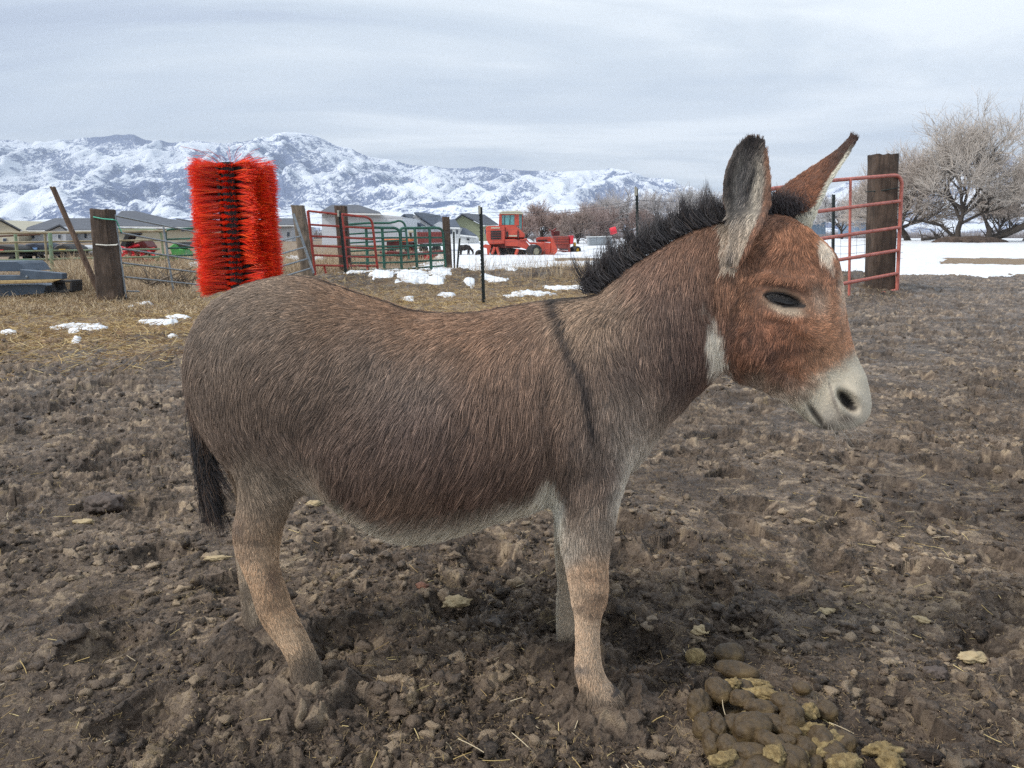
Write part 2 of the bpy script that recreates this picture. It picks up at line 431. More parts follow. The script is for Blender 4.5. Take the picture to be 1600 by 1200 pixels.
D -= .006 * pb(1262, 560, 30, 26) * side; D += .006 * pb(1262, 520, 30, 8, .55) * side
D += .009 * pb(1222, 440, 34, 9, .18) * side + .003 * pb(1262, 440, 16, 18)           # brow
D += .004 * pb(1222, 494, 26, 7, .2) * side
D += .006 * pb(1180, 560, 26, 26) * side - .006 * pb(1150, 500, 14, 40, .2) * side - .005 * pb(1290, 470, 12, 40, -.2) * side + .005 * pb(1300, 520, 12, 40, -.3) * side - .005 * pb(1240, 590, 30, 12, .6) * side - .004 * pb(1200, 420, 30, 12) * side
D += .006 * pb(1325, 625, 24, 26) * side + .004 * pb(1340, 590, 20)                   # nostril flare
DV = DV + N * (D * 1.35)[:, None]
# eye: a socket with lids
HD = (DV[:, 2] > .5) & (PX[:, 0] > 1100)
def dent(x, y, rx, ry, ang, depth, sharp=2):
    dx = PX[:, 0] - x; dy = PX[:, 1] - y; ca, sa = math.cos(ang), math.sin(ang)
    a = (dx * ca + dy * sa) / rx; b = (-dx * sa + dy * ca) / ry
    r2 = a * a + b * b
    return depth * np.exp(-r2 ** (sharp / 2) * 1.0)
sgn = np.where(DV[:, 1] < YC, 1., -1.) * side
DV[:, 1] += sgn * dent(1226, 469, 29, 9.5, .27, .018, 6)
DV[:, 1] += sgn * (dent(1324, 627, 20, 8.8, .855, .036, 4))
DV[:, 1] -= sgn * dent(1337, 616, 20, 6, .855, .005, 2)
DV[:, 1] -= sgn * dent(1308, 630, 20, 5.5, .9, .006, 2)
DV[:, 1] += sgn * dent(1277, 652, 4.2, 27, -.60, .012, 3)
DV[:, 1] -= sgn * dent(1268, 660, 8, 20, -.60, .004, 2)
DV[:, 1] -= sgn * dent(1300, 615, 7, 20, .3, .004, 2)
DV[:, 1] -= sgn * dent(1284, 668, 10, 6, .9, .003, 2)
for it in range(2): DV = DV + lap(DV) * .25
me.vertices.foreach_set('co', DV.astype(np.float32).ravel()); me.update(); N = normals(); PX = proj(DV)

# --- coat colour (display values; follows the animal; shade of lid crease, nostril and mouth included)
GAIN = 1.0
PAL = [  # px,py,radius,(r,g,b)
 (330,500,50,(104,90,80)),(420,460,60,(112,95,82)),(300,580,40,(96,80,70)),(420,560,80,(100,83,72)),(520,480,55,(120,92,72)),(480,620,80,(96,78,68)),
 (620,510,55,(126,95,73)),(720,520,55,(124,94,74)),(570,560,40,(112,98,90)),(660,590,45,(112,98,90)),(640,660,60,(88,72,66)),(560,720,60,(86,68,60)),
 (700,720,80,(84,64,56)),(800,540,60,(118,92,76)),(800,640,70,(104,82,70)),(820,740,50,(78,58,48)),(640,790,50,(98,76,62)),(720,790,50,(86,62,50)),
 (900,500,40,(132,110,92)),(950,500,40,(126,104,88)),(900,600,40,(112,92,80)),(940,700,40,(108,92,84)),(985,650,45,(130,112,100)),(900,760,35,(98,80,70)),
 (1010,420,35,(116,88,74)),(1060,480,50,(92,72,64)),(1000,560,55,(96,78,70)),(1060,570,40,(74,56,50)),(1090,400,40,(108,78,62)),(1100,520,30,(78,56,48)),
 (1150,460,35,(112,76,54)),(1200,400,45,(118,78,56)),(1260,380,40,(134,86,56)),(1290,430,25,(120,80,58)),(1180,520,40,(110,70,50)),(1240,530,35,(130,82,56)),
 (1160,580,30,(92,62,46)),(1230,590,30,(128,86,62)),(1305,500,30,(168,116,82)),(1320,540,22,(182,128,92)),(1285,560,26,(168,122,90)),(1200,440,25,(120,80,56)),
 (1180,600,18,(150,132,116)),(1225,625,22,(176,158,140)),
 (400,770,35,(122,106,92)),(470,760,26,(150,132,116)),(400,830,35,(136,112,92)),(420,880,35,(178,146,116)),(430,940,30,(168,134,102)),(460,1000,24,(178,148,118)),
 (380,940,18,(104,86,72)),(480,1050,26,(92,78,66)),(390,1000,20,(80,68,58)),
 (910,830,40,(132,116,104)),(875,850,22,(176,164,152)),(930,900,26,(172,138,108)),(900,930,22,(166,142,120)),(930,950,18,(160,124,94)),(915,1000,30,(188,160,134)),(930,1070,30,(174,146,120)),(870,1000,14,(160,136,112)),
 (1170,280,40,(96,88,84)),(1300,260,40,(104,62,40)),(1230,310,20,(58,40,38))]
def coat(P, nrm):
    q = proj(P); x, y = q[:, 0], q[:, 1]
    q0x = x + 10 * vnoise(P[:, 0] * 22, P[:, 1] * 22, P[:, 2] * 22, 3); q0y = y + 10 * vnoise(P[:, 0] * 22 + 9, P[:, 1] * 22, P[:, 2] * 22, 4)
    num = np.zeros((len(P), 3)); den = np.full(len(P), 1e-9)
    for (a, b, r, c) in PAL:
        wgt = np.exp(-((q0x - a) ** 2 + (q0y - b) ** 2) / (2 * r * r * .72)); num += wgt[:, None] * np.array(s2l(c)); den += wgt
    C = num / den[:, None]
    yc = np.interp(x, [290, 640, 930, 1100, 1360], [1.655, 1.61, 1.58, 1.56, 1.514])
    def lay(m, c, k=1.):
        nonlocal C
        m = np.clip(m * k, 0, 1)[:, None]; C = C * (1 - m) + np.array(s2l(c)) * m
    # grizzle
    g = fbm(P[:, 0] * 30, P[:, 1] * 30, P[:, 2] * 30, 3, 11)
    g2 = vnoise(P[:, 0] * 70, P[:, 1] * 70, P[:, 2] * 70, 15); C = C * (1 + .22 * g + np.where(x > 1110, .30, .10) * g2)[:, None]
    # pale belly
    by = np.interp(x, [480, 520, 560, 620, 700, 760, 820, 860, 880], [752, 778, 806, 835, 832, 812, 782, 740, 770])
    lay(sstep(-14, 22, y - by + 9 * g) * sstep(488, 530, x) * sstep(884, 868, x), (176, 164, 148))
    und = sstep(.35, .8, -nrm[:, 2]) * sstep(460, 520, x) * sstep(900, 870, x); lay(und, (178, 166, 150), .9)
    # pale chest edge and arm pits
    lay(sstep(.2, .85, nrm[:, 0]) * sstep(640, 720, y) * sstep(840, 780, y) * sstep(930, 970, x), (186, 174, 162), .85)
    lay(sstep(46, 10, np.hypot((x - 862) * 1.6, (y - 800) * .75)), (206, 198, 186), .9)
    # shoulder cross
    sx = np.interp(y, [455, 480, 520, 560, 600, 640, 690], [862, 868, 880, 897, 911, 921, 928])
    sw = np.interp(y, [455, 520, 600, 660, 700], [12, 9, 10, 8, 5])
    lay(np.exp(-((x - sx + 4 * g) / sw) ** 2) * sstep(715, 670, y) * sstep(440, 470, y), (46, 40, 40), .92)
    # dorsal stripe
    top = np.exp(-((P[:, 1] - yc) / .014) ** 2) * sstep(.5, .8, nrm[:, 2])
    lay(top * (x < 930) , (40, 34, 32), .95)
    lay(sstep(14, 5, np.abs(y - np.interp(x, [860, 924], [468, 458]))) * sstep(850, 870, x) * sstep(936, 920, x), (38, 34, 34), .8)
    # inside of legs
    nears = sstep(760, 820, y)
    inn = sstep(.2, .7, np.where(P[:, 1] < yc, nrm[:, 1], -nrm[:, 1])) * nears; lay(inn, (172, 154, 134), .8)
    # leg bands and marks
    for (bx, by_, rx, ry, c, k) in [(392,846,20,8,(88,72,62),.6),(382,872,18,8,(98,80,68),.55),(428,905,15,28,(104,78,60),.85),(430,948,18,8,(104,80,62),.6),(934,934,20,10,(108,84,66),.7),(915,900,22,7,(120,94,74),.6),(928,962,16,6,(110,86,68),.7),(905,948,12,6,(96,78,66),.7),(905,1046,16,9,(104,94,90),.9),(936,905,20,4,(124,96,78),.6),(462,978,22,3,(110,84,66),.7),(372,826,10,16,(92,76,68),.7)]:
        lay(np.exp(-((x - bx + 5 * g) / rx) ** 2 - ((y - by_ + 6 * g) / ry) ** 2), c, k)
    # mud caked on the feet
    mz = P[:, 2] + .022 * fbm(P[:, 0] * 26, P[:, 1] * 26, P[:, 2] * 20, 3, 5)
    lay(sstep(.085, .035, mz), (92, 78, 66), .95)
    hm = sstep(.25, .12, P[:, 2] + .05 * g) * (np.hypot(x - 380, 0) < 34) ; lay(hm * sstep(395, 385, x), (92, 78, 66), .8)
    hd = (x > 1090) & (y < 700)
    # head marks
    lay(hd * sstep(34, 14, np.hypot((x - 1290) * 2.3, (y - 398) * 1.5 + (x - 1290) * -1.4) + 9 * g2 + 12 * g), (208, 194, 178), .8)
    lay(hd * np.exp(-((x - 1317) / 7) ** 2 - ((y - 455) / 34) ** 2), (206, 186, 166), .7)
    lay(hd * np.exp(-((x - 1282) / 15) ** 2 - ((y - 468) / 26) ** 2) * (.6 + .6 * g), (168, 150, 134), .8)
    lay(hd * np.exp(-((x - 1240) / 44) ** 2 - ((y - 545) / 9) ** 2) * (.7 + g), (70, 46, 38), .8)
    lay(hd * np.exp(-((x - 1170) / 20) ** 2 - ((y - 540) / 50) ** 2) * (.6 + 1.5 * g), (70, 48, 40), .8)
    lay(hd * np.exp(-((x - 1205 - (y - 560) * .5) / 12) ** 2 - ((y - 560) / 46) ** 2) * (.6 + 1.5 * g), (74, 50, 42), .7)
    lay(hd * np.exp(-((x - 1220) / 50) ** 2 - ((y - 405) / 16) ** 2) * (.5 + 1.4 * g), (70, 48, 40), .75)
    # eye ring, and the lid crease's shade painted as a dark line
    ex = (x - 1226) * .963 + (y - 470) * .267; ey = -(x - 1226) * .267 + (y - 470) * .963
    er = np.hypot(ex / 42, (ey - 1) / 22)
    lay(hd * sstep(1.15, .65, er + .16 * g + .1 * g2), (156, 126, 102), .7)
    lay(hd * np.exp(-((ex + 4) / 34) ** 2 - ((ey + 22 - ex * ex * .008) / 3.2) ** 2), (74, 50, 42), .85)
    lay(hd * sstep(1.15, .4, np.hypot((ex - 6) / 36, (ey - 12) / 9) + .2 * g), (180, 158, 136), .8)
    lay(hd * (np.abs(ex) < 36) * sstep(1.12, .9, np.abs(ey + .5) / (10.4 * (1 - np.minimum(np.abs(ex) / 36, 1) ** 1.9) + .6)), (34, 28, 28), .97)
    # white throat tuft
    lay(hd * sstep(1.15, .35, np.hypot((x - 1120 - (y - 540) * .20) / 19, (y - 542) / 54) + .55 * g + .25 * g2), (206, 194, 180), .9)
    lay(hd * sstep(8, 22, y - np.interp(x, [1110, 1140, 1193, 1233, 1262], [600, 578, 598, 614, 640])), (206, 192, 176), .8)
    # white muzzle; shade inside nostril and mouth put into the colour
    md_ = (x - 1300) * .62 + (y - 590) * .78
    lay(hd * sstep(-26, 8, md_ + 14 * g + 6 * g2), (182, 170, 152), .97)
    lay(hd * sstep(30, 70, md_), (166, 152, 138), .5)
    lay(hd * np.exp(-((x - 1295) / 16) ** 2 - ((y - 650) / 20) ** 2), (158, 148, 140), .5)
    nx = (x - 1323) * .853 + (y - 628) * .52; ny = -(x - 1323) * .52 + (y - 628) * .853
    lay(hd * sstep(1.12, .8, np.hypot(((x - 1324) * .656 + (y - 627) * .755) / 20.5, (-(x - 1324) * .755 + (y - 627) * .656) / 8.6)), (24, 18, 17), .98)
    lay(hd * sstep(1.2, 1.0, np.hypot(((x - 1302) * .3 + (y - 622) * .95) / 24, ((x - 1302) * .95 - (y - 622) * .3) / 3)), (112, 100, 94), .6)
    lay(hd * np.exp(-((x - 1322) / 18) ** 2 - ((y - 655) / 10) ** 2), (84, 72, 66), .85)
    lay(hd * np.exp(-(((x - 1277) * .82 + (y - 652) * -.56) / 5.0) ** 2 - np.abs(((x - 1277) * .56 + (y - 652) * .82) / 25) ** 4), (34, 28, 27), .95)
    lay(hd * np.exp(-((x - 1296) / 10) ** 2 - ((y - 664) / 8) ** 2), (92, 80, 76), .6)
    # ears
    en = (y < 425) & (x > 1126) & (x < 1208) & (P[:, 1] < 1.56) & ((y < 335) | (x < 1188 - (y - 335) * .45))
    inner = en & (nrm[:, 1] < .25)
    u = (x - np.interp(y, [208, 240, 290, 340, 418], [1178, 1150, 1134, 1142, 1140])) / np.maximum(np.interp(y, [208, 240, 290, 340, 400, 418], [14, 46, 68, 50, 26, 10]), 1)
    lay(inner * 1., (122, 112, 104), .95)
    lay(inner * np.exp(-((u - .68) / .16) ** 2) * sstep(240, 275, y), (166, 154, 140), .7)
    lay(inner * np.exp(-((u - .35 + .25 * g) / .22) ** 2) * sstep(345, 320, y), (74, 70, 72), .75)
    lay(inner * sstep(.20, .04, u) * sstep(350, 300, y), (48, 40, 38), .92)
    lay(inner * sstep(.9, .3, u) * sstep(300, 230, y) * .8, (100, 90, 86), .7)
    lay(inner * sstep(.84, .97, u) * sstep(390, 330, y), (122, 80, 56), .85)
    lay(inner * sstep(276, 228, y + 30 * np.abs(u - .5)), (40, 32, 31), .95)
    lay(inner * np.exp(-((u - .55 - (y - 290) * -.004) / .08) ** 2) * sstep(255, 270, y) * sstep(325, 305, y), (28, 26, 30), .95)
    lay(inner * sstep(330, 370, y), (146, 128, 112), .8)
    lay((en & ~inner) * 1., (104, 72, 54), .9)
    lay(en * np.exp(-((x - 1142) / 7) ** 2 - ((y - 399) / 7) ** 2), (110, 100, 96), .8)
    ef = (y < 350) & (x > 1204) & (P[:, 1] > 1.575) & (P[:, 2] > at(1250, 352, 1.6)[2])
    d = (y - np.interp(x, [1204, 1237, 1282, 1330], [318, 282, 252, 212]))
    lay(ef * 1., (112, 68, 44), .95)
    lay(ef * sstep(1270, 1320, x), (58, 38, 30), .92)
    lay(ef * sstep(300, 340, x * 0 + y) * sstep(1262, 1235, x), (64, 42, 34), .7)
    lo = (y - np.interp(x, [1240, 1270, 1288, 1315, 1342], [352, 332, 296, 258, 214]))
    lay(ef * sstep(-11, -5, lo) * sstep(1334, 1312, x), (226, 218, 200), .95)
    lay(ef * sstep(.1, .4, nrm[:, 1]) * sstep(1322, 1300, x), (190, 178, 160), .8)
    lay(hd * np.exp(-((x - 1222) / 26) ** 2 - ((y - 316) / 20) ** 2) * (P[:, 1] < 1.68), (40, 28, 28), .92)
    lum = (C @ np.array([.3, .55, .15]))[:, None]; C = lum + (C - lum) * np.where(x > 1120, .84, np.where(y > 850, .82, .88))[:, None]; C = C * np.array([1.01, 1.01, .95]) * np.where((x > 1120) & (y > 330), 1.08, 1.04)[:, None] * (1 + .14 * sstep(840, 880, y))[:, None]; C = C * (1 - .0 * lum)
    return np.clip(C, .004, .9) * GAIN
colV = coat(DV, N)
def set_cols(data, name, domain, C):
    a = data.attributes.new(name, 'FLOAT_COLOR', domain)
    a.data.foreach_set('color', np.concatenate([C, np.ones((len(C), 1))], 1).astype(np.float32).ravel())
fm = ((PX[:, 0] > 1200) & (PX[:, 1] < 700)) * sstep(-10, 14, (PX[:, 0] - 1300) * .62 + (PX[:, 1] - 590) * .78)
set_cols(me, 'coat', 'POINT', colV * (.62 + .33 * fm)[:, None])
me.name = 'body'; me.materials.clear()
m_skin, t, b = new_mat('donkey skin')
at_ = t.node('ShaderNodeAttribute', attribute_name='coat')
t.set(b.inputs['Base Color'], at_.outputs['Color']); b.inputs['Roughness'].default_value = .8
t.set(b.inputs['Normal'], t.bump(t.noise(t.mapping(t.coord(), (1, 1, .35)), 260, 3), .5, .003))
me.materials.append(m_skin)
for p_ in (0,): me.polygons.foreach_set('use_smooth', np.ones(len(me.polygons), bool))
donkey = empty('donkey', (DV[:, 0].mean(), 1.6, 0), label='brown donkey with pale muzzle and spiky black mane standing side-on in mud', cat='donkey')
DLOC = np.array(donkey.location)
def child(o, par=None):
    o.parent = par or donkey
    return o
body = bpy.data.objects.new('body', me); COL.objects.link(body); child(body); body.location = -DLOC

def hair_mat(name, rough=.55, spec=.35, var=.25):
    m, t, b = new_mat(name)
    a = t.node('ShaderNodeAttribute', attribute_name='coat')
    hi = t.node('ShaderNodeHairInfo')
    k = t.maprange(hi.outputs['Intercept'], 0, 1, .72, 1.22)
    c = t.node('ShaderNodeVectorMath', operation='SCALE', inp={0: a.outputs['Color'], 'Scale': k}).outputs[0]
    t.set(b.inputs['Base Color'], c); b.inputs['Roughness'].default_value = rough; b.inputs['Specular IOR Level'].default_value = spec
    return m
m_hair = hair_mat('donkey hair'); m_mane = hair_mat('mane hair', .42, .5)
def hair_obj(name, pts, rad_root, cols, mat, parent, taper=.25, localize=True):
    """pts (n,k,3)"""
    n, k, _ = pts.shape
    hc = bpy.data.hair_curves.new(name); hc.add_curves([k] * n)
    P = (pts - (DLOC if localize else 0)).astype(np.float32)
    hc.position_data.foreach_set('vector', P.ravel())
    t = np.linspace(0, 1, k)
    r = np.asarray(rad_root).reshape(-1, 1) * np.ones((n, 1)) * (1 - (1 - taper) * t[None, :] ** 1.5)
    a = hc.attributes.get('radius') or hc.attributes.new('radius', 'FLOAT', 'POINT')
    a.data.foreach_set('value', r.astype(np.float32).ravel())
    set_cols(hc, 'coat', 'CURVE', cols)
    hc.materials.append(mat)
    o = bpy.data.objects.new(name, hc); COL.objects.link(o); o.parent = parent
    return o
# --- fur roots
me.calc_loop_triangles()
nt = len(me.loop_triangles); TR = np.empty(nt * 3, np.int32); me.loop_triangles.foreach_get('vertices', TR); TR = TR.reshape(-1, 3)
a0, b0, c0 = DV[TR[:, 0]], DV[TR[:, 1]], DV[TR[:, 2]]
area = np.linalg.norm(np.cross(b0 - a0, c0 - a0), axis=1) / 2
cen = (a0 + b0 + c0) / 3; pc = proj(cen)
ff = np.ones(nt)
ff *= np.where(cen[:, 1] > 1.62, .55, 1.0)                    # fewer on the far side
ff *= np.where((pc[:, 0] > 1090) & (pc[:, 1] < 700), 2.0, 1)
ff *= np.where((pc[:, 1] > 830) & (cen[:, 2] < .45), 1.7, 1)
ff *= np.where(cen[:, 2] < .03, 0, 1)
NH = HAIRS
pick = rng.choice(nt, NH, p=area * ff / (area * ff).sum())
u = rng.random((NH, 2)); fl = u.sum(1) > 1; u[fl] = 1 - u[fl]
R = a0[pick] + u[:, :1] * (b0[pick] - a0[pick]) + u[:, 1:] * (c0[pick] - a0[pick])
RN = N[TR[pick, 0]] * (1 - u.sum(1))[:, None] + N[TR[pick, 1]] * u[:, :1] + N[TR[pick, 2]] * u[:, 1:]
RN /= np.linalg.norm(RN, axis=1)[:, None]
q = proj(R); x, y = q[:, 0], q[:, 1]
FLOW = [(300,560,-.1,1),(330,480,-.9,.7),(400,450,-1,.25),(480,440,-1,.1),(560,480,-1,.25),(660,490,-1,.25),(760,500,-1,.35),(420,560,-.6,.8),(540,560,-.8,.7),(620,600,-.55,.9),
 (520,680,-.5,1),(700,620,-.3,1),(700,540,-.5,.8),(640,740,-.45,1),(560,780,-.6,.9),(700,820,-.45,1),(800,600,-.12,1),(800,760,-.25,1),(860,500,-.5,.8),(920,520,-.2,1),(900,640,-.1,1),
 (950,700,.1,1),(1000,640,.1,1),(930,470,-.6,.5),(980,440,-.4,.8),(1040,420,-.3,1),(1000,520,.1,1),(1060,520,.1,1),(1090,420,-.15,1),(1090,560,.1,1),
 (1130,440,-.2,1),(1130,540,.05,1),(1180,420,-.35,.9),(1220,390,-.3,.6),(1270,370,-.3,.8),(1300,420,.3,.9),(1240,440,-.5,.7),(1190,500,-.2,1),(1200,570,.1,1),(1260,520,-.1,1),(1300,500,.3,-.3),(1320,540,.5,-.2),
 (1280,580,.15,1),(1240,620,.1,1),(1330,600,.3,.7),(1300,660,.3,.8),(330,640,.2,1),(400,700,.1,1),(450,740,.5,.5),(390,800,0,1),(420,880,.15,1),(440,950,.3,1),(480,1030,.35,1),
 (910,820,0,1),(920,900,0,1),(920,980,0,1),(930,1070,.4,1),(872,950,0,1)]
num = np.zeros((NH, 2)); dn = np.full(NH, 1e-12)
for (a, b_, dx, dy) in FLOW:
    l = math.hypot(dx, dy); wg = np.exp(-((x - a) ** 2 + (y - b_) ** 2) / (2 * 42 ** 2)) + 1e-9; num += wg[:, None] * np.array([dx / l, dy / l]); dn += wg
fd = num / dn[:, None]
flow = np.stack([fd[:, 0], np.zeros(NH), -fd[:, 1]], 1)
# ears: hair runs up along the ear
def earmask(P, x, y):
    en = (y < 330) & (x > 1126) & (x < 1208) & (P[:, 1] < 1.56)
    ef = (y < 345) & (x > 1225) & (P[:, 1] > 1.58) & (P[:, 2] > at(1250, 345, 1.6)[2])
    return en, ef
en, ef = earmask(R, x, y)
flow[en] = (.1, 0, 1); flow[ef] = (.75, .3, .8)
flow /= np.linalg.norm(flow, axis=1)[:, None]
# swirl
sw = fbm(R[:, 0] * 9, R[:, 1] * 9, R[:, 2] * 9, 2, 21) * .45 + np.where((x > 1140) & (y > 330), .9, .15) * vnoise(R[:, 0] * 34, R[:, 1] * 34, R[:, 2] * 34, 27) + .25 * vnoise(R[:, 0] * 45, R[:, 1] * 45, R[:, 2] * 45, 23)
tan = flow - RN * (flow * RN).sum(1)[:, None]
tl = np.linalg.norm(tan, axis=1)
back = np.array([-1., 0, 0]) - RN * (RN @ np.array([-1., 0, 0]))[:, None]
tan = tan + back * sstep(.5, .1, tl)[:, None] * .6
tan /= np.linalg.norm(tan, axis=1)[:, None]
bt = np.cross(RN, tan)
tan = tan * np.cos(sw)[:, None] + bt * np.sin(sw)[:, None]
LN = [(320,520,.026),(420,460,.022),(420,600,.030),(560,500,.024),(640,560,.026),(700,520,.026),(560,700,.040),(700,700,.042),(640,800,.048),(760,780,.048),(820,700,.040),(850,790,.055),
 (800,540,.028),(900,520,.028),(900,620,.030),(940,720,.028),(1000,520,.030),(1060,460,.030),(1080,560,.034),(990,430,.026),(1130,400,.024),(1150,500,.022),(1160,580,.028),(1190,615,.024),(1125,540,.034),
 (1220,370,.020),(1200,430,.015),(1240,450,.010),(1280,440,.011),(1220,490,.009),(1240,550,.014),(1210,600,.022),(1250,630,.015),(1300,520,.010),(1300,590,.006),(1330,620,.003),(1300,650,.003),(1340,570,.005),
 (400,740,.026),(400,800,.018),(410,860,.012),(440,940,.010),(470,1010,.014),(910,800,.024),(915,860,.016),(920,920,.010),(920,1000,.009),(930,1070,.016),(870,960,.010)]
num = np.zeros(NH); dn = np.full(NH, 1e-12)
for (a, b_, L) in LN:
    wg = np.exp(-((x - a) ** 2 + (y - b_) ** 2) / (2 * 32 ** 2)) + 1e-9; num += wg * L; dn += wg
Lh = num / dn
Lh = np.where(en | ef, .014, Lh)
inn = en & (RN[:, 1] < .2) & (x > 1142) & (x < 1196) & (y > 230); Lh = np.where(inn, .018, Lh)
Lh = np.where((y > 330) & (y < 420) & (x > 1130) & (x < 1190) & (RN[:, 1] < -.3) & (x < 1188 - (y - 335) * .45), .020, Lh)
ey_ = -(x - 1226) * .267 + (y - 470) * .963
eyed = np.hypot(((x - 1226) * .963 + (y - 470) * .267) / 35, np.where(ey_ < 0, ey_ / 18, ey_ / 13))
nosd = np.hypot((x - 1323) / 15, (y - 628) / 17)
mline = np.hypot(((x - 1277) * .82 + (y - 652) * -.56) / 4.5, ((x - 1277) * .56 + (y - 652) * .82) / 26)
nosd = np.hypot(((x - 1324) * .656 + (y - 627) * .755) / 21, (-(x - 1324) * .755 + (y - 627) * .656) / 9.6)
muz = (x > 1200) & (y < 700) & (((x - 1300) * .62 + (y - 590) * .78) > 8)
keep = ~((eyed < 1.0) & (x > 1150)) & ~((nosd < 1.0) & (x > 1200)) & ~((mline < 1) & (x > 1200)) & ~(muz & (rng.random(NH) < .5))
Lh = np.where(muz, Lh * .55, Lh)
Lh = Lh * np.where((eyed < 1.6) & (x > 1150), .5, 1)
Lh = Lh * (.50 + .55 * rng.random(NH))
Lh = np.where(rng.random(NH) < .03, Lh * 1.35, Lh)
R, RN, tan, Lh, x, y = [v[keep] for v in (R, RN, tan, Lh, x, y)]
en, ef = en[keep], ef[keep]
NH = len(R)
K = 5; tt = np.linspace(0, 1, K)
lift = .27 + .12 * fbm(R[:, 0] * 16, R[:, 1] * 16, R[:, 2] * 16, 3, 33) + .06 * rng.random(NH)
lift = np.where(x > 1090, lift * .85, lift)
jit = rng.normal(0, .10, (NH, 3))
dirn = tan + RN * lift[:, None] + jit; dirn /= np.linalg.norm(dirn, axis=1)[:, None]
grav = np.array([0, 0, -1.0]); grav_k = np.where(en | ef, 0, .10)
pts = np.empty((NH, K, 3))
for i, s in enumerate(tt):
    pts[:, i] = R + dirn * (Lh * s)[:, None] - RN * (Lh * .26 * s * s)[:, None] + grav * (Lh * grav_k * s * s)[:, None]
pts[:, 0] = R - RN * .001
# clumping
NC = NH // 13
cid = rng.choice(NH, NC, replace=False)
kd = KDTree(NC)
for i, c in enumerate(cid): kd.insert(R[c], i)
kd.balance()
near = np.array([kd.find(r)[1] for r in R])
ct = pts[cid[near]]; 
strength = (.55 + .25 * vnoise(R[:, 0] * 20, R[:, 1] * 20, R[:, 2] * 20, 41)) * np.where(x > 1200, .5, 1)
for i, s in enumerate(tt):
    pts[:, i] += (ct[:, i] - pts[:, i]) * (strength * s ** 1.6)[:, None] * .8
hcol = coat(R, RN)
clr = rng.random(NC)[near]
hcol = hcol * (0.72 + .40 * clr + .28 * rng.random(NH) + np.where(x > 1130, .35, 0) * (clr - .5))[:, None]
paleh = (rng.random(NH) < np.where((y < 520) & (x < 1000), .13, .075)) & (Lh > .014); hcol[paleh] = hcol[paleh] * 1.75 + np.array([.05, .034, .020])
darkh = (rng.random(NH) < .10); hcol[darkh] *= .55
hr = np.interp(Lh, [.004, .012, .03, .05], [.00034, .00038, .00046, .00050])
hcol = hcol * HAIRGAIN; hcol = hcol / np.maximum(1, hcol.max(1, keepdims=True) / .78)
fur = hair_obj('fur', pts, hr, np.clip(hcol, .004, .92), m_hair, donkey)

# --- mane
def strand_set(roots, dirs, lens, k=7, curl=.1, grav=.2, jitter=.15, clump=None):
    n = len(roots); t = np.linspace(0, 1, k); out = np.empty((n, k, 3))
    d = dirs + rng.normal(0, jitter, (n, 3)); d /= np.linalg.norm(d, axis=1)[:, None]
    bend = rng.normal(0, curl, (n, 3))
    for i, s in enumerate(t):
        out[:, i] = roots + d * (lens * s)[:, None] + bend * (lens * s * s)[:, None] + np.array([0, 0, -1.]) * (lens * grav * s * s)[:, None]
    return out
ML = np.array([(925,452),(945,438),(963,424),(995,400),(1031,377),(1063,359),(1099,346),(1130,340),(1165,336),(1200,332)], float)
MT = np.array([(908,424),(922,398),(944,376),(975,350),(1008,332),(1045,322),(1082,307),(1124,298),(1168,314),(1212,308)], float)
nt_ = 110; tufts = []
for i in range(nt_):
    s = (i + random.random()) / nt_ * (len(ML) - 1); j = min(int(s), len(ML) - 2); f = s - j
    rt = ML[j] * (1 - f) + ML[j+1] * f; tp = MT[j] * (1 - f) + MT[j+1] * f
    ycn = np.interp(rt[0], [930, 1100], [1.58, 1.56]) + random.uniform(-.014, .014)
    r3 = at(rt[0], rt[1] + 5, ycn); t3 = at(tp[0] + random.gauss(0, 6), tp[1] + random.gauss(2, 7), ycn + random.gauss(0, .016))
    k = random.uniform(.62, 1.02) * (1.3 if random.random() < .10 else 1); tufts.append((r3, r3 + (t3 - r3) * k))
allp = []
for r3, t3 in tufts:
    n = 50; ro = r3 + rng.normal(0, 1, (n, 3)) * np.array([.0085, .009, .003])
    tp = t3 + rng.normal(0, 1, (n, 3)) * np.array([.0036, .005, .005])
    L = (.30 + .75 * rng.random(n) ** .8)[:, None]; t = np.linspace(0, 1, 6)
    bow = np.array([-.012, 0, 0]) * rng.uniform(.3, 1.2, (n, 1)) + rng.normal(0, .003, (n, 3))
    arr = np.stack([ro + (tp - ro) * L * s + bow * math.sin(s * math.pi) for s in t], 1); allp.append(arr)
allp = np.concatenate(allp)
mc = np.ones((len(allp), 3)) * np.array([.040, .035, .036]) * rng.uniform(.4, 1.8, (len(allp), 1))
br = rng.random(len(allp)) < .12; mc[br] = np.array([.075, .055, .045])
hair_obj('mane', allp, .00055, mc, m_mane, donkey)
# forelock / dark poll hair between the ears
n = 2600; ro = np.array([at(1215, 330, 1.60)]) + rng.normal(0, 1, (n, 3)) * np.array([.022, .022, .008])
fl_ = strand_set(ro, np.tile([-.35, 0, .9], (n, 1)), rng.uniform(.02, .045, n), 6, .25, .35, .25)
fc = np.ones((n, 3)) * np.array([.03, .02, .02]) * rng.uniform(.5, 1.8, (n, 1))
hair_obj('forelock', fl_, .00055, fc, m_mane, donkey)
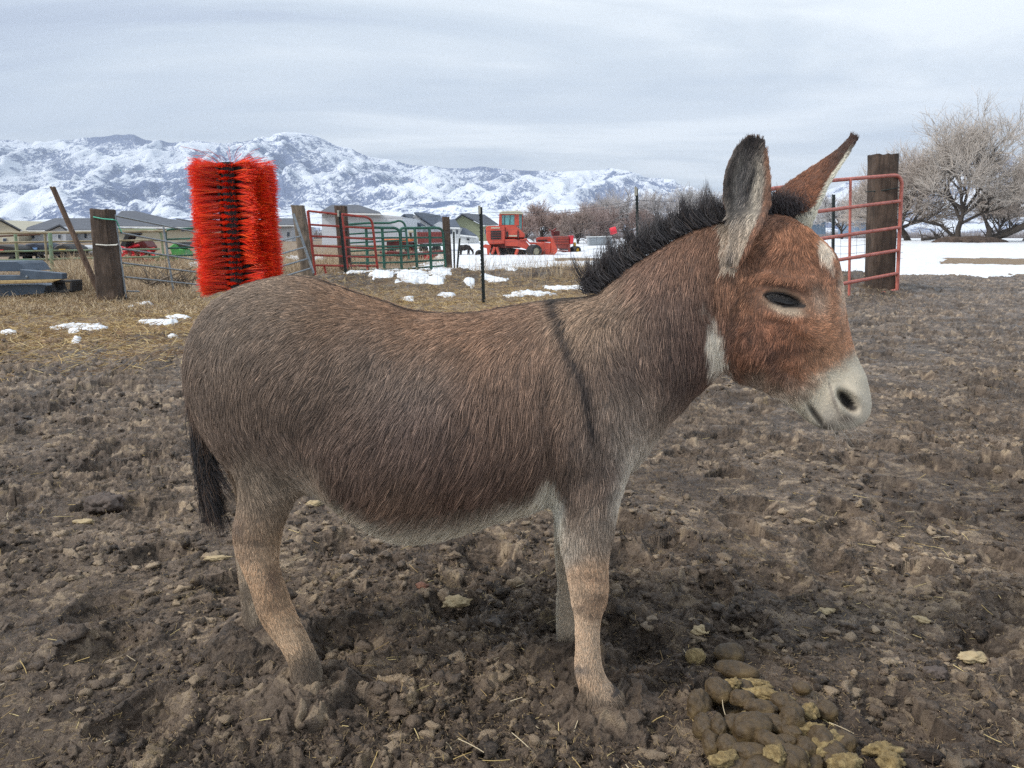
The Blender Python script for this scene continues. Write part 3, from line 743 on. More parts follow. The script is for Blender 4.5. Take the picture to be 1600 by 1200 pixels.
# --- tail: dock and switch
tl_px = [(318,545,1.66,.020),(308,580,1.655,.022),(309,615,1.65,.021),(314,650,1.64,.018),(322,690,1.635,.012),(329,730,1.63,.006)]
dk = MB(); dk.tube([at(a, b_, c) for a, b_, c, r in tl_px], [r for *_, r in tl_px], 14)
dock = dk.build('tail', simple('tail skin', s2l((92,76,66)), s2l((70,58,50)), 30), donkey, True, loc=-DLOC)
cl_ = catmull(np.array([at(a, b_, c) for a, b_, c, r in tl_px]), 6); nl = len(cl_)
n = 5200; idx = rng.integers(0, nl - 6, n); cr = np.interp(np.linspace(0, 1, nl), np.linspace(0, 1, 6), [r for *_, r in tl_px])
ang = rng.random(n) * 2 * math.pi; ofs = np.stack([np.cos(ang), np.sin(ang), np.zeros(n)], 1) * (cr[idx] * .95)[:, None]
ro = cl_[idx] + ofs; dr = cl_[np.minimum(idx + 3, nl - 1)] - cl_[idx]; dr /= np.linalg.norm(dr, axis=1)[:, None]
tp = strand_set(ro, dr + ofs * 10, rng.uniform(.02, .035, n), 5, .1, .2, .1)
tc = np.ones((n, 3)) * np.array(s2l((100, 82, 70))) * rng.uniform(.6, 1.4, (n, 1))
hair_obj('tail_fur', tp, .0006, tc, m_hair, dock, localize=False)
n = 1900; s = rng.random(n) ** .7; idx = (nl * (.42 + .55 * s)).astype(int).clip(0, nl - 1)
ro = cl_[idx] + rng.normal(0, 1, (n, 3)) * np.array([.008, .008, .004])
lock = rng.integers(0, 22, n); lx = rng.normal(0, 1, 22)
ex_ = np.stack([at(338 + lx[l] * 10, 0, 1.60) for l in lock]); ends = np.array([at(333 + lx[l] * 13 + 4, 812 + 28 * math.sin(l * 2.3), 1.615 + .012 * math.cos(l)) for l in lock])
ends += rng.normal(0, 1, (n, 3)) * np.array([.004, .006, .014])
kk = rng.uniform(.55, 1.02, n)[:, None]
t8 = np.linspace(0, 1, 8)
sp = np.stack([ro + (ends - ro) * kk * q_ + np.array([-.016, 0, 0]) * math.sin(q_ * math.pi) * rng.uniform(.4, 1, (n, 1)) for q_ in t8], 1)
sp += np.array([1, 1, 0]) * (np.sin(t8 * 5)[None, :, None] * rng.normal(0, .0015, (n, 1, 1)))
sc_ = np.ones((n, 3)) * np.array([.016, .013, .013]) * rng.uniform(.5, 2.2, (n, 1))
bb = rng.random(n) < .22; sc_[bb] = np.array(s2l((92, 74, 62)))
hair_obj('tail_switch', sp, .0007, sc_, m_mane, dock, localize=False)
# parts made in world coordinates under the dock
for o in dock.children: o.location = (0, 0, 0)
# --- eyes
m_eye, t, b = new_mat('eye'); b.inputs['Base Color'].default_value = (.012, .009, .009, 1); b.inputs['Roughness'].default_value = .05; b.inputs['Specular IOR Level'].default_value = .42
def uv(c, r, sc=(1, 1, 1), n=24, m=16, rot=None):
    V = []; F = []
    for i in range(m + 1):
        a = math.pi * i / m
        for k in range(n):
            b_ = 2 * math.pi * k / n
            p = Vector((math.sin(a) * math.cos(b_) * sc[0], math.cos(a) * sc[1], math.sin(a) * math.sin(b_) * sc[2])) * r
            if rot is not None: p = rot @ p
            V.append(p + Vector(c))
    for i in range(m):
        for k in range(n): F.append((i*n+k, i*n+(k+1) % n, (i+1)*n+(k+1) % n, (i+1)*n+k))
    return V, F
hm = (np.hypot(PX[:, 0] - 1226, PX[:, 1] - 470) < 6)
yn = DV[hm & (DV[:, 1] < 1.535), 1].mean(); yf = DV[hm & (DV[:, 1] > 1.535), 1]
yf = yf.mean() if len(yf) else 2 * 1.538 - yn
for yy, sg in ((yn, 1), (yf, -1)):
    e0 = at(1226, 470, yn); e0[1] = yy + sg * .0095
    mb = MB(); mb.add(*uv(e0, .0235, (1.72, .80, .74), rot=Matrix.Rotation(rad(15), 3, 'Y'))); mb.build('eye', m_eye, donkey, True, loc=-DLOC)
# lids: soft rims above and below the eye, near side and far side
m_lid = simple('eyelid', s2l((40,33,32)), s2l((28,23,23)), 60, .5)
for yy, sg in ((yn, 1), (yf, -1)):
    for (cy, b1) in ((-1, 'upper'), (1, 'lower')):
        ptsl = []
        for s in np.linspace(-1, 1, 13):
            ex = s * 31; ey = cy * 10.5 * (1 - abs(s) ** 2.2) - (1.5 if cy < 0 else 0)
            px_ = 1226 + ex * .963 - ey * .267; py_ = 470 + ex * .267 + ey * .963
            p = at(px_, py_, yn); p[1] = yy - sg * (.006 * (1 - s * s)) + sg * .001; ptsl.append(p)
        mb = MB(); mb.tube(ptsl, [.0020 + .0026 * (1 - abs(s)) for s in np.linspace(-1, 1, 13)], 8); mb.build('eyelid', m_lid, donkey, True, loc=-DLOC)
m_lid2 = simple('eyelid skin', s2l((168, 144, 122)), s2l((120, 98, 82)), 90, .7, 0, .4, 200, .002)
for yy, sg in ((yn, 1), (yf, -1)):
    ptsl = []
    for s in np.linspace(-1, 1, 13):
        ex = s * 33; ey = -14.5 * (1 - abs(s) ** 2.4) - .5; px_ = 1226 + ex * .963 - ey * .267; py_ = 470 + ex * .267 + ey * .963
        p = at(px_, py_, yn); p[1] = yy - sg * (.0035 * (1 - s * s)) + sg * .002; ptsl.append(p)
    mb = MB(); mb.tube(ptsl, [.0016 + .0030 * (1 - abs(s)) for s in np.linspace(-1, 1, 13)], 8); mb.build('eyelid', m_lid2, donkey, True, loc=-DLOC)
# lashes and whiskers
n = 170; s = rng.uniform(-1, .8, n); ex = s * 30; ey = -10 * (1 - np.abs(s) ** 2.2)
ro = np.array([at(1226 + a * .963 - b_ * .267, 470 + a * .267 + b_ * .963, yn - .005) for a, b_ in zip(ex, ey)])
la = strand_set(ro, np.tile([.2, -.75, -.75], (n, 1)), rng.uniform(.008, .017, n), 5, .1, .3, .15)
hair_obj('eyelashes', la, .0003, np.tile([.012, .01, .01], (n, 1)), m_mane, donkey)
def surf_near(px_, py_):
    d = np.hypot(PX[:, 0] - px_, PX[:, 1] - py_) + np.where(DV[:, 1] > YC, 1000, 0); return DV[np.argmin(d)]
wr = [surf_near(random.gauss(1312, 22), random.gauss(664, 9)) for _ in range(64)]
wr = np.array(wr); wd = np.tile([.35, -.35, -.75], (len(wr), 1)) + np.stack([np.interp(proj(wr)[:, 0], [1280, 1350], [-.6, .9]), np.zeros(len(wr)), np.zeros(len(wr))], 1)
wk = strand_set(wr, wd, rng.uniform(.010, .038, len(wr)), 6, .2, .25, .25)
hair_obj('whiskers', wk, .00025, np.tile([.40, .35, .29], (len(wr), 1)), m_mane, donkey)

# --- hooves, sunk in the mud
m_hoof = simple('muddy hoof horn', s2l((88, 76, 66)), s2l((56, 48, 42)), 22, .7, 0, .8, 60, .008)
for (hx, hy, hr_) in ((at(952, 1104, 1.44)[0], 1.44, .040), (at(906, 1040, 1.66)[0], 1.658, .036), (at(484, 1072, 1.50)[0], 1.497, .040), (at(414, 1015, 1.73)[0], 1.728, .036)):
    mb = MB(); mb.tube([np.array([hx - .014, hy, .046]) - DLOC, np.array([hx - .006, hy, .026]) - DLOC, np.array([hx + .002, hy, -.010]) - DLOC], [hr_ * .72, hr_ * .9, hr_ * 1.1], 20); mb.build('hoof', m_hoof, donkey, True)
# ================================================================== TERRAIN
def bank(x, y):
    """low earth bank behind the donkey, crossing between the gates and the snowfield"""
    s = x / np.maximum(y, .1)
    along = sstep(-.33, -.22, s) * sstep(.60, .42, s)
    yc = 16.2 + 1.2 * np.sin(x * .5)
    b = np.exp(-((y - yc) / 2.3) ** 2)
    return along * b * (.26 + .08 * vnoise(x * .9, y * .9, None, 61) + .05 * vnoise(x * 2.6, y * 2.6, None, 62))
def gz(x, y):
    x = np.asarray(x, float); y = np.asarray(y, float)
    z = .0115 * np.clip(y - 25, 0, 65)
    z = z + bank(x, y)
    z = z + .05 * vnoise(x * .12 + 4, y * .12, None, 63) * sstep(6, 14, y)
    return z
def on_ground(px, py):
    """first terrain point under photo pixel"""
    r = ray(px, py); ys = np.concatenate([np.linspace(1, 30, 600), np.linspace(30, 300, 1400)])
    P = CAM + r * (ys / r[1])[:, None]; h = P[:, 2] - gz(P[:, 0], P[:, 1])
    i = np.argmax(h < 0) if (h < 0).any() else len(ys) - 1
    return P[i]
def mud_h(x, y, tone=False):
    wx = x + .03 * vnoise(x * 9, y * 9, None, 1); wy = y + .03 * vnoise(x * 9, y * 9, None, 2)
    h = .030 * fbm(x * 1.7, y * 1.7, None, 3, 5)
    rough = np.clip(.62 + .75 * fbm(x * 1.1 + 7, y * 1.1, None, 3, 9), .18, 1.25)
    f1, f2, c = worley(wx * 4.6, wy * 4.6, 3)
    hoof = (c < .42) * np.where(f1 < .46, -.055 * (1 - (f1 / .46) ** 2), .014 * np.exp(-((f1 - .50) / .07) ** 2)); h = h + hoof
    w2x = x + .022 * vnoise(x * 16, y * 16, None, 8) + .012 * vnoise(x * 40, y * 40, None, 10); w2y = y + .022 * vnoise(x * 16 + 5, y * 16, None, 8) + .012 * vnoise(x * 40 + 5, y * 40, None, 10)
    p1, e1_, ca = facets(w2x * 9, w2y * 12, 11); p2, e2_, cb = facets(w2x * 23, w2y * 29, 17); p3, e3_, cc = facets(w2x * 56, w2y * 66, 37)
    h = h + rough * (.028 * p1 * e1_ + .0175 * p2 * (.2 + .8 * e2_)) + (.3 + .7 * rough) * (.0078 * p3 * (.2 + .8 * e3_)) - .018 * rough
    r1 = 1 - np.abs(vnoise(wx * 23, wy * 27, None, 19)); h = h + rough * .008 * (r1 ** 3)
    h = h + rough * (.0050 * np.abs(vnoise(x * 62, y * 75, None, 23)) + .0036 * vnoise(x * 130, y * 140, None, 27)) + .0018 * vnoise(x * 230, y * 230, None, 29)
    if tone: return h, .30 * ca + .40 * cb + .30 * cc
    return h
# angular / radial layout centred under the viewer
ang = np.concatenate([np.linspace(-64, -39, 110, endpoint=False), np.linspace(-39, 39, GCOL, endpoint=False), np.linspace(39, 64, 110)]) * math.pi / 180
rr = [.55]
while rr[-1] < 7000:
    r_ = rr[-1]; d = max(.0023, r_ * r_ * .00092) if r_ < 26 else min(r_ * r_ * .0012, r_ * .12)
    d *= 1.0 / GRES; d = min(d, r_ * .10)
    if r_ < 1.05: d = .006
    rr.append(r_ + d)
rr = np.array(rr)
RRg, AA = np.meshgrid(rr, ang, indexing='ij')
GX = RRg * np.sin(AA); GY = RRg * np.cos(AA) - 0.0
nr, na = GX.shape
gq = proj(np.stack([GX, np.maximum(GY, .3), np.zeros_like(GX)], -1)); gpx, gpy = gq[..., 0], gq[..., 1]
wob = fbm(GX * .55, GY * .55, None, 4, 71); wob2 = fbm(GX * 2.4, GY * 2.4, None, 3, 73)
s_ = GX / np.maximum(GY, .3)
# where the churned mud ends (world distance), by direction
bnd = np.interp(s_, [-.9, -.5, -.3, .1, .33, .45, .60, .9], [8.3, 8.6, 9.6, 10.5, 17, 19.2, 19.8, 19.5])
grass = sstep(-.9, 1.3, GY - bnd + 1.5 * wob + .7 * wob2)
strawy = sstep(-2.8, .8, GY - bnd + 1.6 * wob + 1.0 * wob2) * (s_ < .3)
near_fall = sstep(34, 14, GY)
H, TONE = mud_h(GX, GY, True); H = H * (sstep(60, 16, RRg) * (1 - .45 * grass) * (1 + .2 * sstep(3, 9, RRg)))
H = H + grass * near_fall * (.035 * fbm(GX * 3, GY * 3, None, 4, 75) + .02 * vnoise(GX * 14, GY * 14, None, 76))
# mud heaped round the hooves (they have sunk in)
feet = [on_ground(948, 1116), on_ground(905, 1046), on_ground(482, 1080), on_ground(412, 1006)]
FT = [(feet[0][0], 1.455), (at(900, 1040, 1.66)[0], 1.66), (at(480, 1060, 1.50)[0], 1.50), (at(412, 1010, 1.735)[0], 1.735)]
for (fx, fy), hh in zip(FT, (.026, .040, .030, .045)):
    d = np.hypot(GX - fx, (GY - fy)); dd = d + .015 * vnoise(GX * 30, GY * 30, None, 77)
    H = H + hh * sstep(.17, .05, dd) + .012 * np.exp(-((dd - .085) / .02) ** 2)
GZ = gz(GX, GY) + H
GZ = np.where(RRg > 600, GZ - 0 * GZ, GZ)
# snow
def sblob(px, py, rx, ry): return 1 - np.hypot((gpx - px) / rx, (gpy - py) / ry)
sn = np.full(GX.shape, -1.)
lump = .55 * fbm(GX * .8, GY * .45, None, 4, 81) + .25 * vnoise(GX * 3.5, GY * 3, None, 82)
def row_field(rowc, halfw, x0, x1, k=1.0, feather=30):
    m = 1 - np.abs(gpy - rowc) / halfw
    e = np.minimum((gpx - x0) / feather, (x1 - gpx) / feather)
    return np.minimum(m, e) * k
# right hand field
right = np.minimum((433 + 2.0 * vnoise(GX * .8, GY * .1, None, 83) - gpy) / 4.5, (gpx - 1200) / 40)
right = np.minimum(right, 1.0)
bare = np.minimum(1 - np.abs(gpy - (411 + (gpx - 1500) * .01)) / (6.5), np.minimum((gpx - 1455) / 60, (1740 - gpx) / 60))
right = right - 2.4 * np.clip(bare + .35 * lump, 0, 1)
sn = np.maximum(sn, right - .25 + .6 * lump + .25 * vnoise(GX * 2.2, GY * .8, None, 89))
# middle field beyond the bank
mid = np.minimum((420 - gpy) / 3.0, np.minimum((gpx - 640) / 40, 3)); mid = np.minimum(mid, 1)
mid = mid - 1.9 * np.clip(row_field(409, 3.2, 860, 1100) + .3 * lump, 0, 1)
mid = np.where(gpx > 1210, -1, mid)
sn = np.maximum(sn, mid - .3 + 1.0 * lump + .3 * vnoise(GX * 2.2, GY * .9, None, 89))
# patches on and before the bank
for (a, b_, rx, ry) in [(545,432,16,4.5),(588,424,18,3),(620,424,22,1.6),(690,421,30,1.8),(560,449,34,2.6),(600,455,26,2.2),(648,455,36,3.6),(680,456,16,4),(690,451,16,3),(545,444,8,3),(606,437,5,1.6),(770,452,28,2.2),(733,456,9,2),(835,464,36,3),(800,467,20,1.6),(885,458,44,2.2),
   (745,424,26,3),(795,432,22,6),(800,442,10,1.6),(850,424,50,1.6),(872,429,7,1.6),(120,512,42,4.6),(155,515,14,3),(14,524,20,2.6),(118,520,12,1.6),(240,503,26,3),(275,497,26,3.2),(262,505,16,2.4),(270,527,8,2),(150,459,8,1.8),(228,476,14,2.4),(205,479,7,1.6),(700,468,16,2),(640,471,12,1.8),(120,531,10,1.2),(60,402,26,2),(310,415,20,3),(480,406,30,3)]:
    sn = np.maximum(sn, sblob(a, b_, rx, ry) * 1.15 + .38 * vnoise(GX * 5, GY * 3.5, None, 84) + .30 * vnoise(GX * 14, GY * 11, None, 85) + .16 * vnoise(GX * 34, GY * 26, None, 92) - .03)
far = sstep(60, 90, GY) * (s_ > -.2) * (.35 + lump); sn = np.maximum(sn, np.where(GY > 70, far, -1))
sn = np.where(RRg > 400, .6 + lump, sn)
sn = np.where(RRg < 7, -1, sn)
idx = np.arange(nr * na).reshape(nr, na)
Fg = np.stack([idx[:-1, :-1], idx[:-1, 1:], idx[1:, 1:], idx[1:, :-1]], -1).reshape(-1, 4)
G3 = np.stack([GX, GY, GZ], -1)
# small sideways tearing of the clods so the lumps are not a pure height field
k = sstep(14, 5, RRg)
G3[..., 0] += k * .007 * vnoise(GX * 38, GY * 38, GZ * 60, 87); G3[..., 1] += k * .007 * vnoise(GX * 38 + 9, GY * 38, GZ * 60, 88)
m_mud, t, b = new_mat('mud')
co = t.coord('Object')
ga = t.node('ShaderNodeAttribute', attribute_name='cover')
sepc = t.node('ShaderNodeSeparateColor', inp={0: ga.outputs['Color']})
big = t.noise(co, 1.3, 5, .6, .4); med = t.noise(co, 14, 6, .65, .5); fine = t.noise(co, 90, 6, .7); vf = t.noise(co, 320, 4, .7)
tn = t.node('ShaderNodeAttribute', attribute_name='tone').outputs['Fac']
mudc = t.ramp(t.math('ADD', t.math('MULTIPLY', med, .45), t.math('MULTIPLY', tn, .55)), [(.33, s2l((42, 35, 30))), (.46, s2l((82, 70, 60))), (.59, s2l((124, 108, 93))), (.71, s2l((180, 159, 132)))])
mudc = t.mix(t.maprange(fine, .4, .7, .0, .5), mudc, s2l((152, 134, 114)))
mudc = t.mix(t.maprange(big, .36, .62, .6, 0), mudc, s2l((60, 51, 45)))
flk = t.math('MULTIPLY', t.ramp(t.voronoi(t.mapping(co, (1, 1, 1)), 75), [(.10, 1), (.17, 0)]), t.ramp(t.noise(co, 5, 4, .6), [(.50, 0), (.62, 1)]))
mudc = t.mix(t.math('MULTIPLY', flk, .55), mudc, s2l((170, 148, 96)))
spk = t.math('MULTIPLY', t.ramp(t.noise(co, 6.5, 5, .65, .8), [(.60, 0), (.68, 1)]), t.ramp(fine, [(.42, 0), (.56, 1)]))
mudc = t.mix(t.math('MULTIPLY', spk, .38), mudc, s2l((158, 138, 96)))
strc = t.ramp(t.noise(t.mapping(co, (1, 1.6, 1)), 34, 6, .7, .9), [(.3, s2l((92, 72, 50))), (.5, s2l((150, 122, 82))), (.68, s2l((190, 160, 112)))])
strc = t.mix(t.ramp(t.noise(co, 2.2, 4, .6, .4), [(.45, 0), (.62, .7)]), strc, s2l((122, 86, 54)))
grc = t.ramp(t.noise(t.mapping(co, (1, .6, 1)), 16, 6, .75, .6), [(.3, s2l((78, 64, 50))), (.5, s2l((120, 100, 76))), (.7, s2l((160, 138, 106)))])
bkc = t.ramp(t.noise(co, 5, 6, .7, .5), [(.35, s2l((50, 40, 33))), (.55, s2l((80, 66, 52))), (.72, s2l((126, 106, 80)))])
c = t.mix(sepc.outputs[1], mudc, strc); c = t.mix(sepc.outputs[0], c, grc); c = t.mix(sepc.outputs[2], c, bkc)
t.set(b.inputs['Base Color'], c)
t.set(b.inputs['Roughness'], t.math('ADD', t.ramp(t.noise(co, 3.1, 5, .6, .5), [(.36, .36), (.52, .60), (.7, .85)]), t.maprange(fine, .3, .7, -.1, .1)))
b.inputs['Specular IOR Level'].default_value = .30
hh = t.math('ADD', t.math('MULTIPLY', fine, .7), t.math('MULTIPLY', vf, .35))
t.set(b.inputs['Normal'], t.bump(hh, 1.0, .014))
ground = mesh_np('mud_ground', G3.reshape(-1, 3), Fg, m_mud); tag(ground, kind='structure')
ta = ground.data.attributes.new('tone', 'FLOAT', 'POINT'); ta.data.foreach_set('value', TONE.astype(np.float32).ravel())
bk = np.clip(bank(GX, GY) / .15, 0, 1) * sstep(-.4, .3, wob2 + .2)
set_cols(ground.data, 'cover', 'POINT', np.stack([grass, np.clip(strawy * (.55 + .8 * wob2 + .3), 0, 1) * (1 - .5 * grass), bk * 1.0], -1).reshape(-1, 3))
# snow sheet lying on the ground
m_snow, t, b = new_mat('snow')
co = t.coord('Object')
t.set(b.inputs['Base Color'], t.ramp(t.noise(co, 3, 6, .65, .3), [(.3, s2l((196, 200, 206))), (.6, s2l((226, 229, 232)))]))
b.inputs['Roughness'].default_value = .55; b.inputs['Subsurface Weight'].default_value = .0
t.set(b.inputs['Normal'], t.bump(t.noise(co, 14, 6, .6), .5, .03))
i0 = int(np.argmax(rr > 7.2)); i1 = len(rr)
SN = sn[i0:i1]; thick = np.interp(SN, [-.25, 0, .08, .35, 1], [-.05, -.012, .012, .030, .045]) * np.interp(rr[i0:i1], [8, 30, 200, 3000], [1, 1.3, 2.2, 6])[:, None]
S3 = np.stack([GX[i0:i1], GY[i0:i1], gz(GX[i0:i1], GY[i0:i1]) + H[i0:i1] * .4 + thick + .02 * (SN > 0) * vnoise(GX[i0:i1] * 2, GY[i0:i1] * 2, None, 86) + .010 * (SN > 0) * vnoise(GX[i0:i1] * 13, GY[i0:i1] * 13, None, 85)], -1)
ii = np.arange(S3.shape[0] * na).reshape(-1, na)
Fs = np.stack([ii[:-1, :-1], ii[:-1, 1:], ii[1:, 1:], ii[1:, :-1]], -1).reshape(-1, 4)
ok = (SN.ravel()[Fs] > -.15).any(1); Fs = Fs[ok]
used, inv = np.unique(Fs, return_inverse=True)
snow = mesh_np('snow', S3.reshape(-1, 3)[used], inv.reshape(-1, 4), m_snow); tag(snow, kind='structure')

# ---- loose clods, straw and dry grass (nobody could count them)
def ico(sub):
    bm = bmesh.new(); bmesh.ops.create_icosphere(bm, subdivisions=sub, radius=1)
    V = np.array([v.co[:] for v in bm.verts]); F = np.array([[v.index for v in f.verts] for f in bm.faces]); bm.free(); return V, F
IV, IF = ico(2)
def ghz(x, y): return gz(x, y) + mud_h(np.asarray(x, float), np.asarray(y, float)) * sstep(60, 16, np.hypot(x, y)) * (1 + .2 * sstep(3, 9, np.hypot(x, y)))
def lumps(name, n, rmin, rmax, smin, smax, mat, rough=.35, flat=.65, amax=39):
    r = rmin * (rmax / rmin) ** rng.random(n); a = rng.uniform(-amax, amax, n) * math.pi / 180
    x = r * np.sin(a); y = r * np.cos(a); s = smin * (smax / smin) ** (rng.random(n) ** 2.2)
    cl_ = fbm(x * 2.2, y * 2.2, None, 3, 91); m = cl_ > -.12; x, y, s = x[m], y[m], s[m]; n = len(x)
    z = ghz(x, y)
    V = np.empty((n, len(IV), 3)); sc3 = rng.uniform(.6, 1.35, (n, 1, 3)) * np.array([1, 1, flat])
    rot = rng.random(n) * 2 * math.pi
    B = IV[None] * sc3
    disp = 1 + rough * vnoise(B[..., 0] * 1.6 + 17 * np.arange(n)[:, None], B[..., 1] * 1.6, B[..., 2] * 1.6, 5) + rough * .7 * vnoise(B[..., 0] * 4 + 17 * np.arange(n)[:, None], B[..., 1] * 4, B[..., 2] * 4, 6)
    B = B * disp[..., None] * s[:, None, None]
    cr, sr = np.cos(rot)[:, None], np.sin(rot)[:, None]
    V[..., 0] = B[..., 0] * cr - B[..., 1] * sr + x[:, None]; V[..., 1] = B[..., 0] * sr + B[..., 1] * cr + y[:, None]; V[..., 2] = B[..., 2] + (z + s * flat * .25)[:, None]
    F = (IF[None] + (np.arange(n) * len(IV))[:, None, None]).reshape(-1, 3)
    return mesh_np(name, V.reshape(-1, 3), F, mat, smooth=False)
cl1 = lumps('mud_clods', 15000, 1.15, 9, .003, .019, m_mud, .75); tag(cl1, 'crumbled clods of dark mud strewn over the trampled yard', 'mud clods', kind='stuff')
set_cols(cl1.data, 'cover', 'POINT', np.zeros((len(cl1.data.vertices), 3)))
ta = cl1.data.attributes.new('tone', 'FLOAT', 'POINT'); ta.data.foreach_set('value', np.repeat(rng.random(len(cl1.data.vertices) // len(IV)), len(IV)).astype(np.float32))
m_straw = hair_mat('straw', .7, .3)
def straws(name, n, rmin, rmax, lmin, lmax, radius, cols, label, cat, xf=None, upd=.15, amax=40):
    r = rmin * (rmax / rmin) ** rng.random(n); a = rng.uniform(-amax, amax, n) * math.pi / 180
    x = r * np.sin(a); y = r * np.cos(a)
    if xf is not None: m = xf(x, y); x, y = x[m], y[m]
    n = len(x); az = rng.random(n) * 2 * math.pi; el = np.abs(rng.normal(0, upd, n)); L = rng.uniform(lmin, lmax, n)
    d = np.stack([np.cos(az) * np.cos(el), np.sin(az) * np.cos(el), np.sin(el)], 1)
    ro = np.stack([x, y, ghz(x, y) + .006], 1); bend = rng.normal(0, .12, (n, 3)); bend[:, 2] *= .3
    pts = np.stack([ro + d * (L * s)[:, None] + bend * (L * s * s)[:, None] for s in np.linspace(0, 1, 4)], 1)
    cc = np.array(cols)[rng.integers(0, len(cols), n)] * rng.uniform(.7, 1.2, (n, 1))
    o = hair_obj(name, pts, radius, cc, m_straw, None, .7, localize=False)
    return tag(o, label, cat, kind='stuff')
SC = [s2l((204, 184, 132)), s2l((176, 152, 100)), s2l((150, 126, 86)), s2l((196, 180, 150))]
clus = lambda x, y: fbm(x * 1.6, y * 1.6, None, 3, 95) > rng.uniform(-.3, .55, len(x))
straws('loose_straw', 2300, 1.15, 9, .012, .055, .0009, SC, 'short yellow straw bits scattered over the mud', 'straw', clus)
def strawzone(x, y):
    s = x / y; bn = np.interp(s, [-.9, -.5, -.3, .1, .33, .45], [8.3, 8.6, 9.6, 10.5, 17, 19.2])
    return (y > bn - 1.8 + rng.normal(0, .8, len(x))) & (y < bn + 5) & (s < .2)
straws('mud_fibres', 60000, 1.1, 7, .004, .014, .0006, [s2l((92, 78, 64)), s2l((118, 100, 78)), s2l((62, 50, 42)), s2l((146, 126, 92))], 'fine dark and tan plant fibres trodden into the mud', 'fibres', None, .5)
straws('straw_litter', 60000, 6, 16, .04, .16, .0022, [s2l((186, 158, 106)), s2l((150, 122, 78)), s2l((118, 90, 58)), s2l((206, 184, 136))], 'matted tan straw litter along the edge of the mud', 'straw', strawzone, .25)
def blades(name, spots, label, cat, cols, radius=.003):
    """spots: (x0px,x1px,row0,row1,n,hmin,hmax,lean)"""
    P, C = [], []
    for (x0, x1, r0, r1, n, h0, h1, lean) in spots:
        px = rng.uniform(x0, x1, n); py = rng.uniform(r0, r1, n)
        S = np.array([on_ground(a, b_) for a, b_ in zip(px[:60], py[:60])])
        # interpolate depth from rows (flat ground) and drop on the terrain
        yy = 1 / np.tan(np.arctan((py - 600) / FPX) + PITCH); yy = np.clip(yy, 1, 70); xx = (px - 800) / FPX * (yy * math.cos(PITCH) + .19)
        ro = np.stack([xx, yy, ghz(xx, yy) - .01], 1)
        az = rng.random(n) * 2 * math.pi; tilt = np.abs(rng.normal(0, lean, n)); L = rng.uniform(h0, h1, n) * rng.uniform(.5, 1, n)
        d = np.stack([np.cos(az) * np.sin(tilt), np.sin(az) * np.sin(tilt), np.cos(tilt)], 1)
        bend = np.stack([np.cos(az), np.sin(az), -np.abs(rng.normal(0, .7, n))], 1) * rng.uniform(.05, .5, (n, 1))
        P.append(np.stack([ro + d * (L * s)[:, None] + bend * (L * s * s)[:, None] for s in np.linspace(0, 1, 5)], 1))
        C.append(np.array(cols)[rng.integers(0, len(cols), n)] * rng.uniform(.6, 1.15, (n, 1)))
    P = np.concatenate(P); C = np.concatenate(C)
    o = hair_obj(name, P, radius, C, m_straw, None, .35, localize=False)
    return tag(o, label, cat, kind='stuff')
GC = [s2l((190, 166, 132)), s2l((156, 134, 106)), s2l((124, 104, 84)), s2l((208, 190, 160))]
blades('dry_grass', [(-80,300,425,474,15000,.06,.24,.7),(95,150,425,462,2600,.3,.8,.3),(100,320,405,440,5000,.25,.65,.5),(440,560,400,430,3500,.2,.55,.4),(560,700,400,418,3000,.2,.5,.4),(-60,320,462,492,16000,.04,.12,.9)],
       'long dry tan grass in front of and between the left-hand fences and gates', 'dry grass', GC, .0032)
blades('bank_weeds', [(545,925,430,452,1100,.08,.30,.4),(740,925,432,452,420,.35,.62,.15),(560,930,450,476,3600,.03,.11,.8),(860,930,425,450,1500,.1,.3,.5),(1290,1420,440,470,900,.03,.10,.8)],
       'dry weed stalks and short tan grass on the low bank behind the donkey', 'weeds', GC, .0025)
